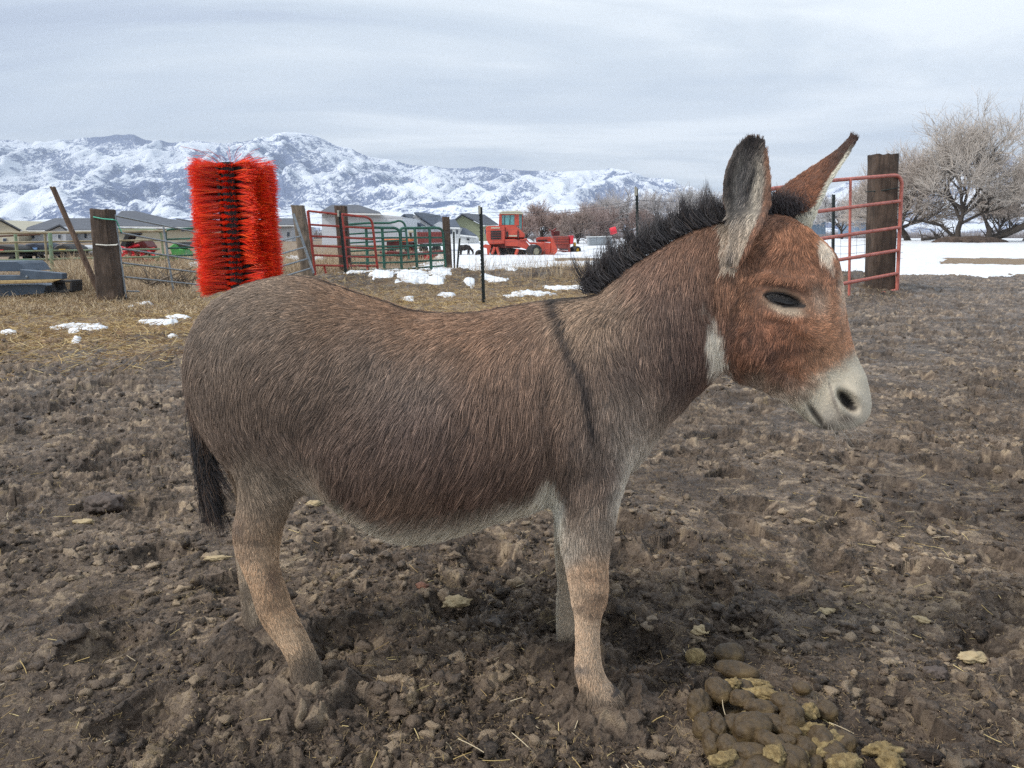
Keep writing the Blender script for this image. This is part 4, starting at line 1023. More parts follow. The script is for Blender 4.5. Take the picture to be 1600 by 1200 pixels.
# ================================================================== MOUNTAINS
def ridged(x, y, oct, seed):
    s = 0; a = 1; tt_ = 0; w = 1
    for k in range(oct):
        n = 1 - np.abs(vnoise(x * 2**k + 5.1 * k, y * 2**k + 2.7 * k, None, seed + k)); n = n * n * w; w = np.clip(n * 1.6, 0, 1)
        s = s + a * n; tt_ += a; a *= .52
    return s / tt_
def mountain(name, prof, y0, y1, nu, nv, seed, spur, label=None):
    pxs = np.linspace(prof[0][0], prof[-1][0], nu); v = np.linspace(0, 1.18, nv)
    PXm, Vm = np.meshgrid(pxs, v, indexing='xy')
    Y = y0 + (y1 - y0) * Vm; X = (PXm - 800) / FPX * y1 * 1.02 * (.55 + .45 * Vm / 1.0)
    X = (PXm - 800) / FPX * y1 * 1.0
    row = np.interp(pxs, [p[0] for p in prof], [p[1] for p in prof])
    zr = 1 + y1 * np.tan(np.arctan((600 - row) / FPX) - PITCH)
    base = np.where(Vm < 1, np.clip(Vm, 0, 1) ** 1.35, 1 - (Vm - 1) * 1.5)
    rk0 = fbm(X / 500, Y / 500, None, 3, seed + 44); Z0 = 900 * Vm
    wx = X / spur + .5 * vnoise(X / spur * 1.3, Y / spur, None, seed + 50); R_ = ridged(wx, Y / spur * .45, 7, seed); R2 = ridged(X / spur * 3.4 + 4 + .4 * rk0, Y / spur * .9, 6, seed + 20)
    R3 = .5 * ridged((X + .45 * (Y + Z0)) / 150 + .5 * rk0, (Y + Z0) / 560, 5, seed + 33) + .5 * ridged((X - .5 * (Y + Z0)) / 170 + .5 * rk0, (Y + Z0) / 600, 5, seed + 37); amp = np.sin(np.clip(Vm, 0, 1) * math.pi) ** .7
    Z = zr[None] * (base * (1 + .10 * (R2 - .5) * (Vm < 1)) + .30 * (R_ - .42) * amp + .10 * (R2 - .4) * (.25 + amp) + .10 * (R3 - .4) * (.3 + amp))
    top = zr[None] * np.where(Vm < 1, 1, 1) * (Y / y1) + .012 * zr[None] * (R2 - .4)
    Z = np.minimum(Z, top); Z = np.where(Vm < .02, -5, Z)
    # slope / rock mask
    gy_, gx_ = np.gradient(Z); dx = np.gradient(X, axis=1); dy = np.gradient(Y, axis=0)
    sl_ = np.hypot(gx_ / dx, gy_ / dy)
    rk = fbm(X / 240, Y / 260 + Z / 200, None, 6, seed + 70, .62)
    lap_ = ridged(X / 420 + .6 * rk, (Y + 1.6 * Z) / 700, 5, seed + 90)
    rock = np.clip(.42 + .40 * rk + .9 * (.45 - R3) + .5 * (.4 - R2) + .45 * (lap_ - .38) + .16 * (sl_ - .5) + .12 * (.5 - np.clip(Vm, 0, 1)), 0, 1)
    I = np.arange(nu * nv).reshape(nv, nu); F = np.stack([I[:-1, :-1], I[:-1, 1:], I[1:, 1:], I[1:, :-1]], -1).reshape(-1, 4)
    o = mesh_np(name, np.stack([X, Y, Z], -1).reshape(-1, 3), F, m_mtn); tag(o, kind='structure')
    set_cols(o.data, 'rock', 'POINT', np.repeat(rock.reshape(-1, 1), 3, 1)); return o
m_mtn, t, b = new_mat('mountain')
co = t.coord('Object'); at_ = t.node('ShaderNodeAttribute', attribute_name='rock')
nzA = t.noise(t.mapping(t.mapping(co, rot=(0, .75, 0)), (.030, .004, .009)), 1, 8, .78, 1.0); nzB = t.noise(t.mapping(t.mapping(co, rot=(0, -.7, 0)), (.034, .004, .010)), 1, 8, .78, 1.0)
nz = t.math('MAXIMUM', nzA, nzB); nz = t.math('SUBTRACT', nz, .05); nz2 = t.noise(t.mapping(co, (.06, .01, .06)), 1, 6, .8, .8)
rk = t.math('ADD', at_.outputs['Fac'], t.math('ADD', t.maprange(nz, .3, .7, -.60, .60), t.maprange(nz2, .3, .7, -.45, .45)))
rk = t.ramp(rk, [(.34, 0), (.61, 1)])
t.set(b.inputs['Base Color'], t.mix(rk, s2l((222, 228, 236)), t.ramp(nz2, [(.35, s2l((78, 90, 118))), (.65, s2l((116, 130, 160)))])))  # rock tinted blue: distance haze painted in besides the air volume
b.inputs['Roughness'].default_value = .9; b.inputs['Specular IOR Level'].default_value = .1
t.set(b.inputs['Normal'], t.bump(nz, .35, 30))
prof = [(-900,300),(-500,262),(-200,232),(-60,222),(0,214),(60,218),(85,224),(120,221),(160,214),(205,207),(235,209),(262,219),(300,221),(330,219),(365,224),(400,218),(440,213),(485,207),(512,214),(535,227),(560,232),(585,244),(620,249),(650,256),(690,261),(730,262),(752,258),(790,263),(840,266),(880,268),(920,266),(950,263),(975,268),(1000,275),(1040,282),(1070,292),(1110,306),(1160,318),(1230,318),(1290,292),(1330,272),(1360,262),(1400,258),(1450,262),(1500,250),(1545,238),(1580,250),(1640,262),(1750,280),(2100,300),(2500,330)]
mountain('mountains', prof, 2600, 6200, MCOL, MROW, 100, 900)
mountain('foothills', [(-900,352),(-100,345),(300,338),(560,330),(700,312),(860,318),(1000,326),(1200,340),(1400,345),(1700,338),(2500,350)], 1500, 2600, 500, 90, 300, 420)
# air
hz = bpy.data.meshes.new('haze'); mbz = MB(); mbz.box((0, 3300, 640), (16000, 9000, 1300)); mbz.v = [(v[0], v[1], -8 if v[2] < 0 else v[2]) for v in mbz.v]
m_air = bpy.data.materials.new('air'); m_air.use_nodes = True
for n_ in list(m_air.node_tree.nodes): m_air.node_tree.nodes.remove(n_)
T2 = NT(m_air.node_tree); vo = T2.node('ShaderNodeOutputMaterial'); pv = T2.node('ShaderNodeVolumePrincipled')
pv.inputs['Color'].default_value = (.66, .76, .94, 1); pv.inputs['Density'].default_value = HAZE; pv.inputs['Anisotropy'].default_value = 0.
m_air.node_tree.links.new(pv.outputs[0], vo.inputs['Volume'])
if HAZE > 0:
    air = mbz.build('haze', m_air); tag(air, kind='stuff', label='thin pale haze filling the valley air up to the mountains', cat='haze')
    scene.cycles.volume_bounces = 0
# ================================================================== YARD OBJECTS
def gy(px, py): return on_ground(px, py)
def W(px, py, y): return at(px, py, y)
def wood_mat(name, c1, c2, c3):
    m, t, b = new_mat(name); co = t.coord('Object')
    v = t.mapping(co, (14, 14, 1.1)); v2 = t.mapping(co, (45, 45, 2.2))
    g = t.noise(v, 1.6, 6, .65, .6); g2 = t.noise(v2, 1.5, 5, .7, .3); bl = t.noise(co, 3.5, 4, .6)
    c = t.mix(t.ramp(g, [(.35, 0), (.62, 1)]), c1, c2); c = t.mix(t.ramp(g2, [(.55, 0), (.70, .75)]), c, c3)
    c = t.mix(t.ramp(bl, [(.42, .6), (.6, 0)]), c, tuple(q * .45 for q in c1))
    t.set(b.inputs['Base Color'], c); b.inputs['Roughness'].default_value = .88
    t.set(b.inputs['Normal'], t.bump(t.math('ADD', g, g2), .8, .012)); return m
m_tie = wood_mat('weathered timber', s2l((62, 50, 42)), s2l((96, 80, 68)), s2l((34, 27, 24)))
m_tie2 = wood_mat('greyed timber', s2l((94, 84, 74)), s2l((136, 122, 106)), s2l((50, 42, 37)))
m_pole = wood_mat('brown pole wood', s2l((86, 66, 54)), s2l((122, 100, 84)), s2l((52, 38, 32)))
def timber_post(label, top, bot, w_px, y, dy=.17, mat=m_tie, rag=.018, shape='square', group=None):
    """top, bot: photo points of the centre line; w_px top/bottom widths"""
    T_ = W(*top, y); B_ = W(*bot, y); B_ = B_ + (B_ - T_) * .08
    m = 40; ns = 28; sc = y / FPX; V = []; F = []
    for i in range(m + 1):
        f = i / m; c = B_ + (T_ - B_) * f; hw = (w_px[1] + (w_px[0] - w_px[1]) * f) / 2 * sc * 1.01
        for k in range(ns):
            a = 2 * math.pi * k / ns; ca, sa = math.cos(a), math.sin(a)
            if shape == 'square': q = max(abs(ca), abs(sa)) ** .88; ca, sa = ca / q, sa / q
            n_ = 1 + rag * 3 * float(vnoise(np.array(ca * 2 + c[0] * 3), np.array(sa * 2), np.array(f * 5.)) ) + rag * 2 * float(vnoise(np.array(ca * 7 + c[0]), np.array(sa * 7), np.array(f * 16.)))
            V.append(c + np.array([ca * hw * n_, sa * dy / 2 * n_, (.02 * float(vnoise(np.array(ca * 5.), np.array(sa * 5. + c[0])))) if i == m else 0]))
    for i in range(m):
        for k in range(ns): F.append((i*ns+k, i*ns+(k+1) % ns, (i+1)*ns+(k+1) % ns, (i+1)*ns+k))
    V.append(T_ + np.array([0, 0, -.004])); F += [((m*ns+k), (m*ns+(k+1) % ns), len(V) - 1) for k in range(ns)]
    root = empty('fence_post', (B_[0], y, float(gz(B_[0], y))), label=label, cat='fence post', group=group)
    mb = MB(); mb.add(np.array(V) - np.array(root.location), F); mb.build('timber', mat, root, True)
    return root
def px_tube(mb, pts, r, n=8):
    """pts: (px,py,y)"""
    mb.tube([W(*p) for p in pts], r, n)
def bent(p0, p1, p2, k=5):
    """rounded corner between three points"""
    p0, p1, p2 = map(np.array, (p0, p1, p2)); return [tuple((1-t)**2 * p0 + 2*t*(1-t) * p1 + t*t * p2) for t in np.linspace(0, 1, k)]
m_galv = simple('galvanised steel', s2l((150, 156, 160)), s2l((112, 118, 124)), 14, .42, .55, .15, 60)
m_red = simple('faded red paint', s2l((194, 116, 102)), s2l((160, 88, 76)), 9, .55, 0, .2, 90, .002, c3=s2l((216, 156, 142)))
m_red2 = simple('red gate paint', s2l((168, 62, 50)), s2l((128, 46, 38)), 9, .55, 0, .2, 90, .002)
m_green = simple('dark green paint', s2l((44, 98, 82)), s2l((30, 72, 60)), 7, .5, 0, .15)
m_sage = simple('sage green paint', s2l((124, 152, 126)), s2l((140, 132, 96)), 3, .6, 0, .2, c3=s2l((126, 92, 62)))
m_tan = simple('tan pipe', s2l((170, 158, 132)), s2l((134, 118, 88)), 4, .6, 0, .2)
m_tpost = simple('t post green', s2l((34, 46, 44)), s2l((24, 30, 30)), 9, .6, 0, .2)
m_white = simple('white paint', s2l((206, 208, 206)), s2l((176, 178, 178)), 5, .6)
m_wire = simple('wire', s2l((96, 100, 106)), s2l((70, 72, 78)), 5, .5, .6, 0)
m_twg = simple('green twine', s2l((96, 190, 160)), s2l((70, 150, 126)), 40, .8)
m_tww = simple('white twine', s2l((226, 224, 214)), s2l((196, 192, 180)), 40, .8)
# --- posts
p1 = timber_post('thick dark weathered timber post with green and white twine round it, beside the grey gate', (160, 327), (175, 471), (28, 33), 11.9, .33)
mb = MB()
for (ya, yb, nm, mt) in ((339, 343, 'green_twine', m_twg), (382, 382.5, 'white_twine', m_tww)):
    mb = MB(); off = np.array(p1.location)
    sx0 = np.interp(ya, [327, 471], [146, 159]) - 1; sx1 = np.interp(ya, [327, 471], [174, 191]) + 1
    P_ = [W(sx0, ya, 11.9), W(sx0, ya, 11.72), W((sx0+sx1)/2, (ya+yb)/2 + 1, 11.70), W(sx1, yb, 11.72)] + ([W(182, 345, 12), W(187, 357, 12), W(190, 363, 12)] if ya < 350 else [W(184, 381, 12), W(188, 385, 12.0), W(191, 396, 12.0)])
    mb.tube([p - off for p in P_], .010, 6); mb.build(nm, mt, p1, True)
timber_post('thin round brown pole leaning left, just left of the twine-wrapped post', (82, 292), (158, 464), (7.5, 9), 12.6, .09, m_pole, .012, 'round')
timber_post('split brown timber post between the sagging grey gate and the red gates', (465.5, 321), (481, 428), (18, 17), 19.6, .28, m_tie2, .03)
timber_post('brown timber post standing behind the red gates', (532.5, 322), (541, 427), (17, 18), 21.2, .28, m_tie, .02)
timber_post('dark timber post with a pale split side at the right end of the green gates', (696.5, 339), (701, 420), (11, 11), 24.2, .24, m_tie, .02)
timber_post('tall dark weathered timber post behind the right-hand red gate', (1380, 242), (1374, 459), (35, 36), 14.0, .40, m_tie, .012)
# --- galvanised gate, left
def gate(name, label, mat, tubes, cat='gate', group=None, rails='rail', y_base=None):
    """tubes: (part, pts, radius[, material])"""
    p0 = tubes[0][1][0]; o = W(*p0); root = empty(name, (o[0], o[1], float(gz(o[0], o[1]))), label=label, cat=cat, group=group)
    off = np.array(root.location)
    for tb in tubes:
        part, pts, r = tb[:3]; mt = tb[3] if len(tb) > 3 else mat
        mb = MB(); mb.tube([W(*p) - off for p in pts], r, 10); mb.build(part, mt, root, True)
    return root
L = lambda x0, y0, x1, y1, d0, d1: [(x0, y0, d0), (x1, y1, d1)]
gt = [('upright', L(179, 335, 197.5, 471, 12.0, 12.0), .019), ('upright', L(255, 353, 271, 454, 13.6, 13.6), .017)]
for (a, b_, c, d) in [(180,337,322,366),(189,364,326,390),(187,388,326,409),(192,411,328,428),(196,433,330,447)]: gt.append(('rail', L(a, b_, c, d, 12.0, 14.9), .015))
gt.append(('rail', L(199, 455, 217, 455.5, 12.0, 12.3), .013)); gt.append(('upright', L(319, 363, 333, 452, 14.9, 14.9), .017))
gate('metal_gate', 'sagging galvanised grey tube gate left of the red brush', m_galv, gt)
gt = [('upright', L(458, 334, 490, 427, 18.4, 18.4), .034)]
for (a, b_, c, d) in [(410,383,470,369),(410,405,477,386),(410,425,481.5,404),(414,441,486,419)]: gt.append(('rail', L(a, b_, c, d, 16.6, 18.4), .020))
gate('metal_gate', 'short piece of galvanised grey tube gate right of the red brush', m_galv, gt)
# --- red gates (middle)
gt = [('upright', L(481, 329.5, 492.5, 430, 20.0, 20.0), .038), ('upright', L(534, 334, 542, 420, 20.5, 20.5), .030)]
for (a, b_, c, d) in [(481,329.5,534,335.5),(485,351,535.6,354),(487,369,537.7,371),(488.5,384,538.7,386),(490,398.6,539.7,400.5),(491,414.5,541.8,415.5)]: gt.append(('rail', L(a, b_, c, d, 20.0, 20.5), .028))
gt.append(('leg', L(506, 415, 509.5, 427, 20.2, 20.2), .028))
gate('metal_gate', 'red tube gate nearest the split brown post, left of two', m_red2, gt, group='red gates in the middle')
gt = [('frame', [(534.5,335,20.4)] + bent((570,339,20.9),(580,340,21.0),(582,350,21.0)) + [(590,420,21.1)], .034), ('upright', L(534.3, 335, 542.5, 420, 20.4, 20.4), .034)]
for (a, b_, c, d) in [(535.6,354,583,357),(537.7,371,585,374),(538.7,386,586.6,388.5),(539.7,400.7,587.8,401.7),(541.8,415,590,415.7)]: gt.append(('rail', L(a, b_, c, d, 20.4, 21.1), .028))
gt.append(('leg', L(574, 416, 575, 425, 20.9, 20.9), .028))
gate('metal_gate', 'red tube gate with rounded top corner in front of the green gates', m_red2, gt, group='red gates in the middle')
# --- green gates
gt = [('frame', [(542,354,22.5),(600,356,23.2)] + bent((615,356,23.4),(624,357,23.5),(625,366,23.5)) + [(628,424,23.5)], .042)]
for a in ((542,372,625,371.5),(542,386,626,385),(542,400,626.5,398.5),(543,411,627,410),(544,422.5,628,420.5)): gt.append(('rail', L(*a, 22.5, 23.5), .030))
for (x0, x1, d) in ((572, 575, 22.9), (597, 601, 23.2)): gt.append(('slat', L(x0, 357, x1, 424, d, d), .045))
gate('metal_gate', 'dark green gate directly behind the red gates, left one of the pair', m_green, gt, group='green gates')
gt = [('frame', [(627.5,425,23.55),(626,362,23.55)] + bent((626,358,23.55),(628,356.5,23.55),(632,356.5,23.6)) + bent((682,356,24.0),(691,356.5,24.1),(692,364,24.1)) + [(696.5,420,24.1)], .042)]
for a in ((627,371.3,693,371.3),(627,384.5,694,383),(627.5,398.5,695,395),(628,410,696,406),(628,420.5,696.5,415)): gt.append(('rail', L(*a, 23.55, 24.1), .030))
for (x0, x1, d) in ((648, 652, 23.7), (671, 674, 23.9)): gt.append(('slat', L(x0, 357, x1, 423, d, d), .045))
gate('metal_gate', 'dark green gate ending at the timber post, right one of the pair', m_green, gt, group='green gates')
gt = [('frame', [(540,351,26.0),(575,348.5,26.3),(608,348.5,26.6),(618,346.5,26.7)] + bent((622,345,26.7),(631,344.5,26.8),(633.5,354,26.8)) + [(639,405,26.8)], .038)]
for a in ((541,366,634,361),(541,380,635,375),(541,393,637,388)): gt.append(('rail', L(*a, 26.0, 26.8), .028))
gate('metal_gate', 'green gate standing taller behind the pair of green gates', m_green, gt)
# --- right-hand red gate
gt = [('frame', [(1200, 296, 11.2), (1300, 282, 12.6)] + [(1389, 274.5, 13.6)] + bent((1396,274,13.7),(1407,273,13.8),(1409,286,13.8)) + [(1401.5, 456, 13.8)], .032)]
for a in ((1210,339,1407.5,314),(1215,383,1406,355),(1220,421,1403,391),(1225,461,1402.5,427),(1322,472.5,1399,453.5)): gt.append(('rail', L(*a, 11.3 if a[0] < 1300 else 12.85, 13.8), .030))
gt.append(('upright', L(1329, 279, 1326.5, 474, 12.85, 12.85), .022))
gt.append(('hook', [(1405, 293, 13.75), (1385, 297, 13.78), (1352, 300, 13.9)], .010, m_tpost))
gate('metal_gate', 'weathered pinkish red tube gate right of the donkey, tied to the tall timber post', m_red, gt)
# --- pipe fence far left
gt = [('rail', [(-60,364.5,20),(90,363.5,21),(260,361,22.5)], .034, m_tan)]
for (a, b_, c, d, mt) in [(-60,372,62,366,simple('rusty pipe', s2l((118,84,64)), s2l((84,60,48)), 6, .7)),(-60,380,250,375,m_tan),(-60,394,250,389,m_sage),(-60,408,250,401,m_sage),(25,421.5,250,414,m_sage)]:
    gt.append(('rail', L(a, b_, c, d, 20, 22.5), .026, mt))
for (x, y0, y1, mt, r) in ((78, 364, 426, m_sage, .052), (24, 366, 410, m_sage, .042), (70, 366, 415, m_tan, .03)): gt.append(('upright', L(x, y0, x + 4, y1, 20.9, 20.9), r, mt))
gt.append(('frame', [(170,359.5,22)] + bent((236,359,22.4),(251,358,22.5),(252,368,22.5)) + [(255.5,400,22.5)], .034))
gate('pipe_fence', 'sage green and tan pipe rail fence at the far left', m_sage, gt, cat='fence')
gt = [('frame', [(262,402,22.8),(259,368,22.8)] + bent((259,362,22.8),(260,358,22.8),(270,358,22.8)) + [(340,355,23.4)], .032)]
for a in ((261,374,345,371),(261,388,345,385),(262,400,345,397)): gt.append(('rail', L(*a, 22.8, 23.4), .026))
gt.append(('upright', L(300, 374, 306, 392, 23, 23), .03, m_galv))
gate('pipe_fence', 'dark green pipe panel behind the sagging grey gate, left of the brush', m_green, gt, cat='fence')
# --- steel t-posts
def tpost(label, x0, y0, x1, y1, y, tip=None, w=.02, group='steel fence posts'):
    T_ = W(x0, y0, y); B_ = W(x1, y1, y); root = empty('steel_post', tuple(B_), label=label, cat='fence post', group=group)
    d = T_ - B_; mb = MB(); R_ = Vector(d).to_track_quat('Z', 'Y').to_matrix(); h = float(np.linalg.norm(d))
    mb.box(R_ @ Vector((0, 0, h / 2 - .1)), (w * 2, .006, h + .2), R_); mb.box(R_ @ Vector((0, w * .8, h / 2 - .1)), (.007, w * 1.6, h + .19), R_)
    for k in range(int(h / .06)): mb.box(R_ @ Vector((0, -.006, .1 + k * .06)), (.012, .010, .022), R_)
    mb.build('shaft', m_tpost, root)
    if tip: mt = MB(); mt.box(R_ @ Vector((0, -.001, h - .045)), (w * 2.3, .034, .12), R_); mt.build('tip', simple('pale post tip', s2l((172, 170, 158)), s2l((140, 138, 128)), 20), root)
    return root
tpost('dark steel post with pale tip in the middle, in front of the snow', 749, 323, 754, 478, 11.5, True, .028)
tpost('dark leaning steel post with pale tip in front of the red gates', 528.5, 330, 541, 446, 15.2, True, .032)
tpost('thin steel post rising above the black mane', 993.5, 294, 996, 420, 11.2, True, .020)
tpost('short steel post just right of the green gates', 708, 362, 709, 419, 22, False, .028)
tpost('short leaning steel post near the black pony', 719.5, 372, 715.5, 420, 21.5, False, .03)
tpost('green steel post behind the right-hand gate', 1301, 304, 1300, 408, 20, False, .042)
# --- woven wire fence between the steel posts
root = empty('wire_fence', tuple(W(541, 446, 15.2)), label='thin woven wire fence strung between the steel posts behind the donkey', cat='fence')
off = np.array(root.location)
A0, A1, B0, B1 = W(529.5, 337, 15.2), W(541, 440, 15.2), W(749, 331, 11.5), W(754, 470, 11.5)
C0, C1 = W(993.5, 313, 11.2), W(996, 440, 11.2); D0, D1 = W(1301, 318, 20), W(1300, 400, 20)
for (P0, P1, Q0, Q1, nv_, sag) in ((A0, A1, B0, B1, 15, .05), (B0, B1, C0, C1, 12, .05), (C0, C1, D0, D1, 24, .02)):
    mb = MB()
    for k in range(8):
        f = 0 if k == 0 else .22 + .78 * (k - 1) / 6; a = P0 + (P1 - P0) * f; b2 = Q0 + (Q1 - Q0) * f
        mb.tube([a + (b2 - a) * s - off + np.array([0, 0, -sag * 4 * s * (1 - s) * (1.4 if k == 0 else .35)]) for s in np.linspace(0, 1, 9)], .0035 if k == 0 else .0022, 4)
    for k in range(1, nv_):
        s = k / nv_; a = P0 + (Q0 - P0) * s; b2 = P1 + (Q1 - P1) * s; a = a + (b2 - a) * .22; mb.tube([a - off, b2 - off], .0018, 4)
    mb.build('woven_wire', m_wire, root, True)
for (x0, y0, x1, y1, d) in ((756, 341, 993, 320, 11.3), (450, 338, 529, 337, 16)):
    mb = MB(); mb.tube([W(x0 + (x1 - x0) * s, y0 + (y1 - y0) * s + 5 * 4 * s * (1 - s) * .6, d) - off for s in np.linspace(0, 1, 10)], .0030, 4); mb.build('top_wire', m_wire, root, True)
# wire between the posts on the right of the donkey
root = empty('wire_fence', tuple(W(1300, 408, 20)), label='thin wire fence crossing the snow behind the right-hand gate', cat='fence'); off = np.array(root.location)
mb = MB()
for r_ in (352, 372, 384, 396, 405):
    mb.tube([W(1301 + 110 * s, r_ - 2 * s + 1.2 * math.sin(s * 9), 20 + .3 * s) - off for s in np.linspace(0, 1, 12)], .006, 4)
for k in range(1, 9): mb.tube([W(1301 + k * 12.5, 362, 20) - off, W(1301 + k * 12.5, 405, 20) - off], .0035, 4)
mb.build('woven_wire', m_wire, root, True)

# --- rotating cattle brush
BY = 3.6; m_core = simple('brush core', (.018, .016, .016), (.008, .008, .008), 20, .6)
b0, b1 = W(378.5, 455, BY), W(361, 249, BY)
brush = empty('cattle_brush', (b0[0], BY, 0), label='bright red bristle cattle brush standing upright behind the donkey rump', cat='brush')
off = np.array(brush.location); ax = b1 - b0; Hb = np.linalg.norm(ax); ax = ax / Hb
e1 = np.cross(ax, [0, 1, 0]); e1 /= np.linalg.norm(e1); e2 = np.cross(ax, e1)
mb = MB(); mb.tube([b0 - off, b1 - ax * .025 - off], .045, 20); mb.build('core', m_core, brush, True)
mb = MB(); mb.tube([np.array([b0[0] + .01, BY, -.1]) - off, b0 - off], .035, 16); mb.tube([np.array([b0[0] + .01, BY, -.02]) - off, np.array([b0[0] + .01, BY, .02]) - off], .12, 16); mb.build('mounting_pole', m_galv, brush, True)
P_, C_ = [], []
STR = [(-15, -64, 1.0), (15, 64, 1.0), (-52, -80, .98), (52, 80, .98), (-88, -102, .98), (88, 102, .98), (-125, -128, 1), (125, 128, 1), (-160, -160, 1), (160, 160, 1), (0, 3, .34), (-5, -22, .30), (5, 24, .30)]
for sidx, (ab, ad, lk) in enumerate(STR):
    mbs = MB(); ab, ad = rad(90 - ab), rad(90 - ad)
    pts_ = []
    for f in np.linspace(0, .97, 20):
        a = ab; pts_.append(b0 + ax * Hb * f + (e1 * math.cos(a) + e2 * math.sin(a)) * .060 - off)
    mbs.tube(pts_, .016, 6); mbs.build('bristle_strip', m_core, brush, True)
    ntu = 21
    for kx in range(ntu):
        f = (kx + .5) / ntu; a = ad
        db = e1 * math.cos(ab) + e2 * math.sin(ab); d0 = e1 * math.cos(a) + e2 * math.sin(a); base = b0 + ax * (Hb - .02) * f + db * .054
        n = 80 if lk > .5 else 50; tuft_l = .140 * lk * (1 + .03 * math.sin(kx * 1.1 + sidx * 2) + .05 * math.sin(f * 8 + sidx * 1.7))
        spread = .085 if lk > .5 else .4; side_ = np.cross(ax, d0)
        tdir = d0 + side_ * ((.12 if lk > .5 else .9) * math.sin(f * 12 + sidx * 2.4) + random.gauss(0, .05)) + ax * (random.gauss(0, .02) + .04 * math.sin(f * 14 + sidx) + .22 * max(0, math.sin(f * 7.5 + sidx * 1.3)) ** 8)
        dd = tdir + rng.normal(0, 1, (n, 1)) * side_ * spread * 1.35 + rng.normal(0, 1, (n, 1)) * ax * .062 + rng.normal(0, .010, (n, 3))
        dd /= np.linalg.norm(dd, axis=1)[:, None]; LL = tuft_l * rng.uniform(.92, 1.02, n)
        if f > .97: dd += ax * .12 * (rng.random((n, 1)) < .25) * rng.random((n, 1)) * 2
        ro = base + rng.normal(0, .0025, (n, 3)); curl_ = rng.normal(0, .05, (n, 3)) - np.array([0, 0, .06])
        P_.append(np.stack([ro + dd * (LL * s)[:, None] + curl_ * (LL * s * s)[:, None] for s in np.linspace(0, 1, 4)], 1))
        cc = np.array([s2l((236, 62, 26)), s2l((216, 42, 24)), s2l((244, 90, 36)), s2l((180, 28, 20))])[rng.choice(4, n, p=[.4, .3, .2, .1])] * rng.uniform(.75, 1.15, (n, 1)); C_.append(cc)
# stray bristles at the top
n = 16; a = rng.random(n) * 6.28; d0 = e1 * np.cos(a)[:, None] + e2 * np.sin(a)[:, None]; dd = d0 * .9 + ax * rng.uniform(.2, 1.0, (n, 1)); ro = b0 + ax * Hb * rng.uniform(.95, 1, (n, 1)) + d0 * .06
LL = rng.uniform(.10, .20, n); P_.append(np.stack([ro + dd * (LL * s)[:, None] - np.array([0, 0, 1]) * (LL * .3 * s * s)[:, None] for s in np.linspace(0, 1, 4)], 1)); C_.append(np.tile(s2l((190, 70, 60)), (n, 1)))
m_bris = hair_mat('red bristle', .35, .5)
o = hair_obj('bristles', np.concatenate(P_) - off, .00095, np.concatenate(C_), m_bris, brush, .8, localize=False)

# --- trailer / implement at the left edge
TY = 12.2; m_blue = simple('slate blue steel', s2l((74, 88, 104)), s2l((58, 70, 84)), 4, .5, .1, .15, c3=s2l((92, 104, 118)))
m_blk = simple('black rubber', (.02, .02, .022), (.012, .012, .012), 9, .75); m_board = simple('chipboard', s2l((182, 158, 112)), s2l((140, 116, 78)), 30, .8)
def poly(mb, pts, y, th):
    P0 = [W(a, b_, y) for a, b_ in pts]; mb.prism([(p[0] , p[2]) for p in P0], 'y', y, y + th); return mb
tr = empty('flatbed_trailer', tuple(W(40, 470, TY + .4) * np.array([1, 1, 0])), label='slate blue steel trailer tongue and frame at the left edge', cat='trailer'); off = np.array(tr.location)
def part(name, mat, root, fn, bevel=.006):
    mb = MB(); fn(mb); o_ = np.array(root.location); mb.v = [tuple(np.array(v) - o_) for v in mb.v]; return mb.build(name, mat, root, False, bevel=bevel)
part('toolbox', m_blue, tr, lambda m: (poly(m, [(-120,409),(26,408.5),(31,412),(40,424),(-120,424)], TY + .25, .7)))
part('side_rail', m_blue, tr, lambda m: (poly(m, [(-120,430),(31,430),(31,421),(97,427),(97.5,436),(60,437),(-120,440)], TY, .14)))
part('rivet', m_galv, tr, lambda m: m.lathe(W(42, 432.5, TY - .002), (0, -1, 0), [(.022, 0), (.018, .012), (.001, .016)], 12), 0)
part('deck_board', m_board, tr, lambda m: poly(m, [(-120,441),(96,436.5),(80,441),(-120,447)], TY - .05, .12))
part('lower_panel', m_blue, tr, lambda m: poly(m, [(-120,449),(60,444.5),(72,446),(68,459),(40,461),(-120,473)], TY + .1, .5))
part('box_end', m_blk, tr, lambda m: (poly(m, [(80,439),(112,438),(113,441),(83,442)], TY, .3), poly(m, [(80,442.2),(84,442.2),(90,457),(86,457)], TY, .3), poly(m, [(109,441.4),(113,441.4),(113,456),(109,455)], TY, .3), poly(m, [(90.3,454),(108.8,453),(109,457),(91,458)], TY, .3)))
# --- heap of branches
tb = MB()
for i in range(60):
    x = random.uniform(232, 300); p0 = W(x, random.uniform(440, 449), 15.2); d = Vector((random.uniform(-1, 1), random.uniform(-.5, .5), random.uniform(0, .55))).normalized() * random.uniform(.2, .55)
    tb.tube([p0, Vector(p0) + d * .5 + Vector((0, 0, .02)), Vector(p0) + d], [.010, .008, .003], 5)
for (a, b_, c, d) in ((232,446,300,418),(245,438,296,448),(264,452,290,425),(284,430,300,446)): tb.tube([W(a, b_, 15), W((a+c)/2, (b_+d)/2 - 1, 15), W(c, d, 15)], [.02, .017, .01], 6)
ob = tb.build('brush_heap', m_tie2, None, True); tag(ob, 'grey heap of cut branches lying in grass behind the sagging gate', 'branches')

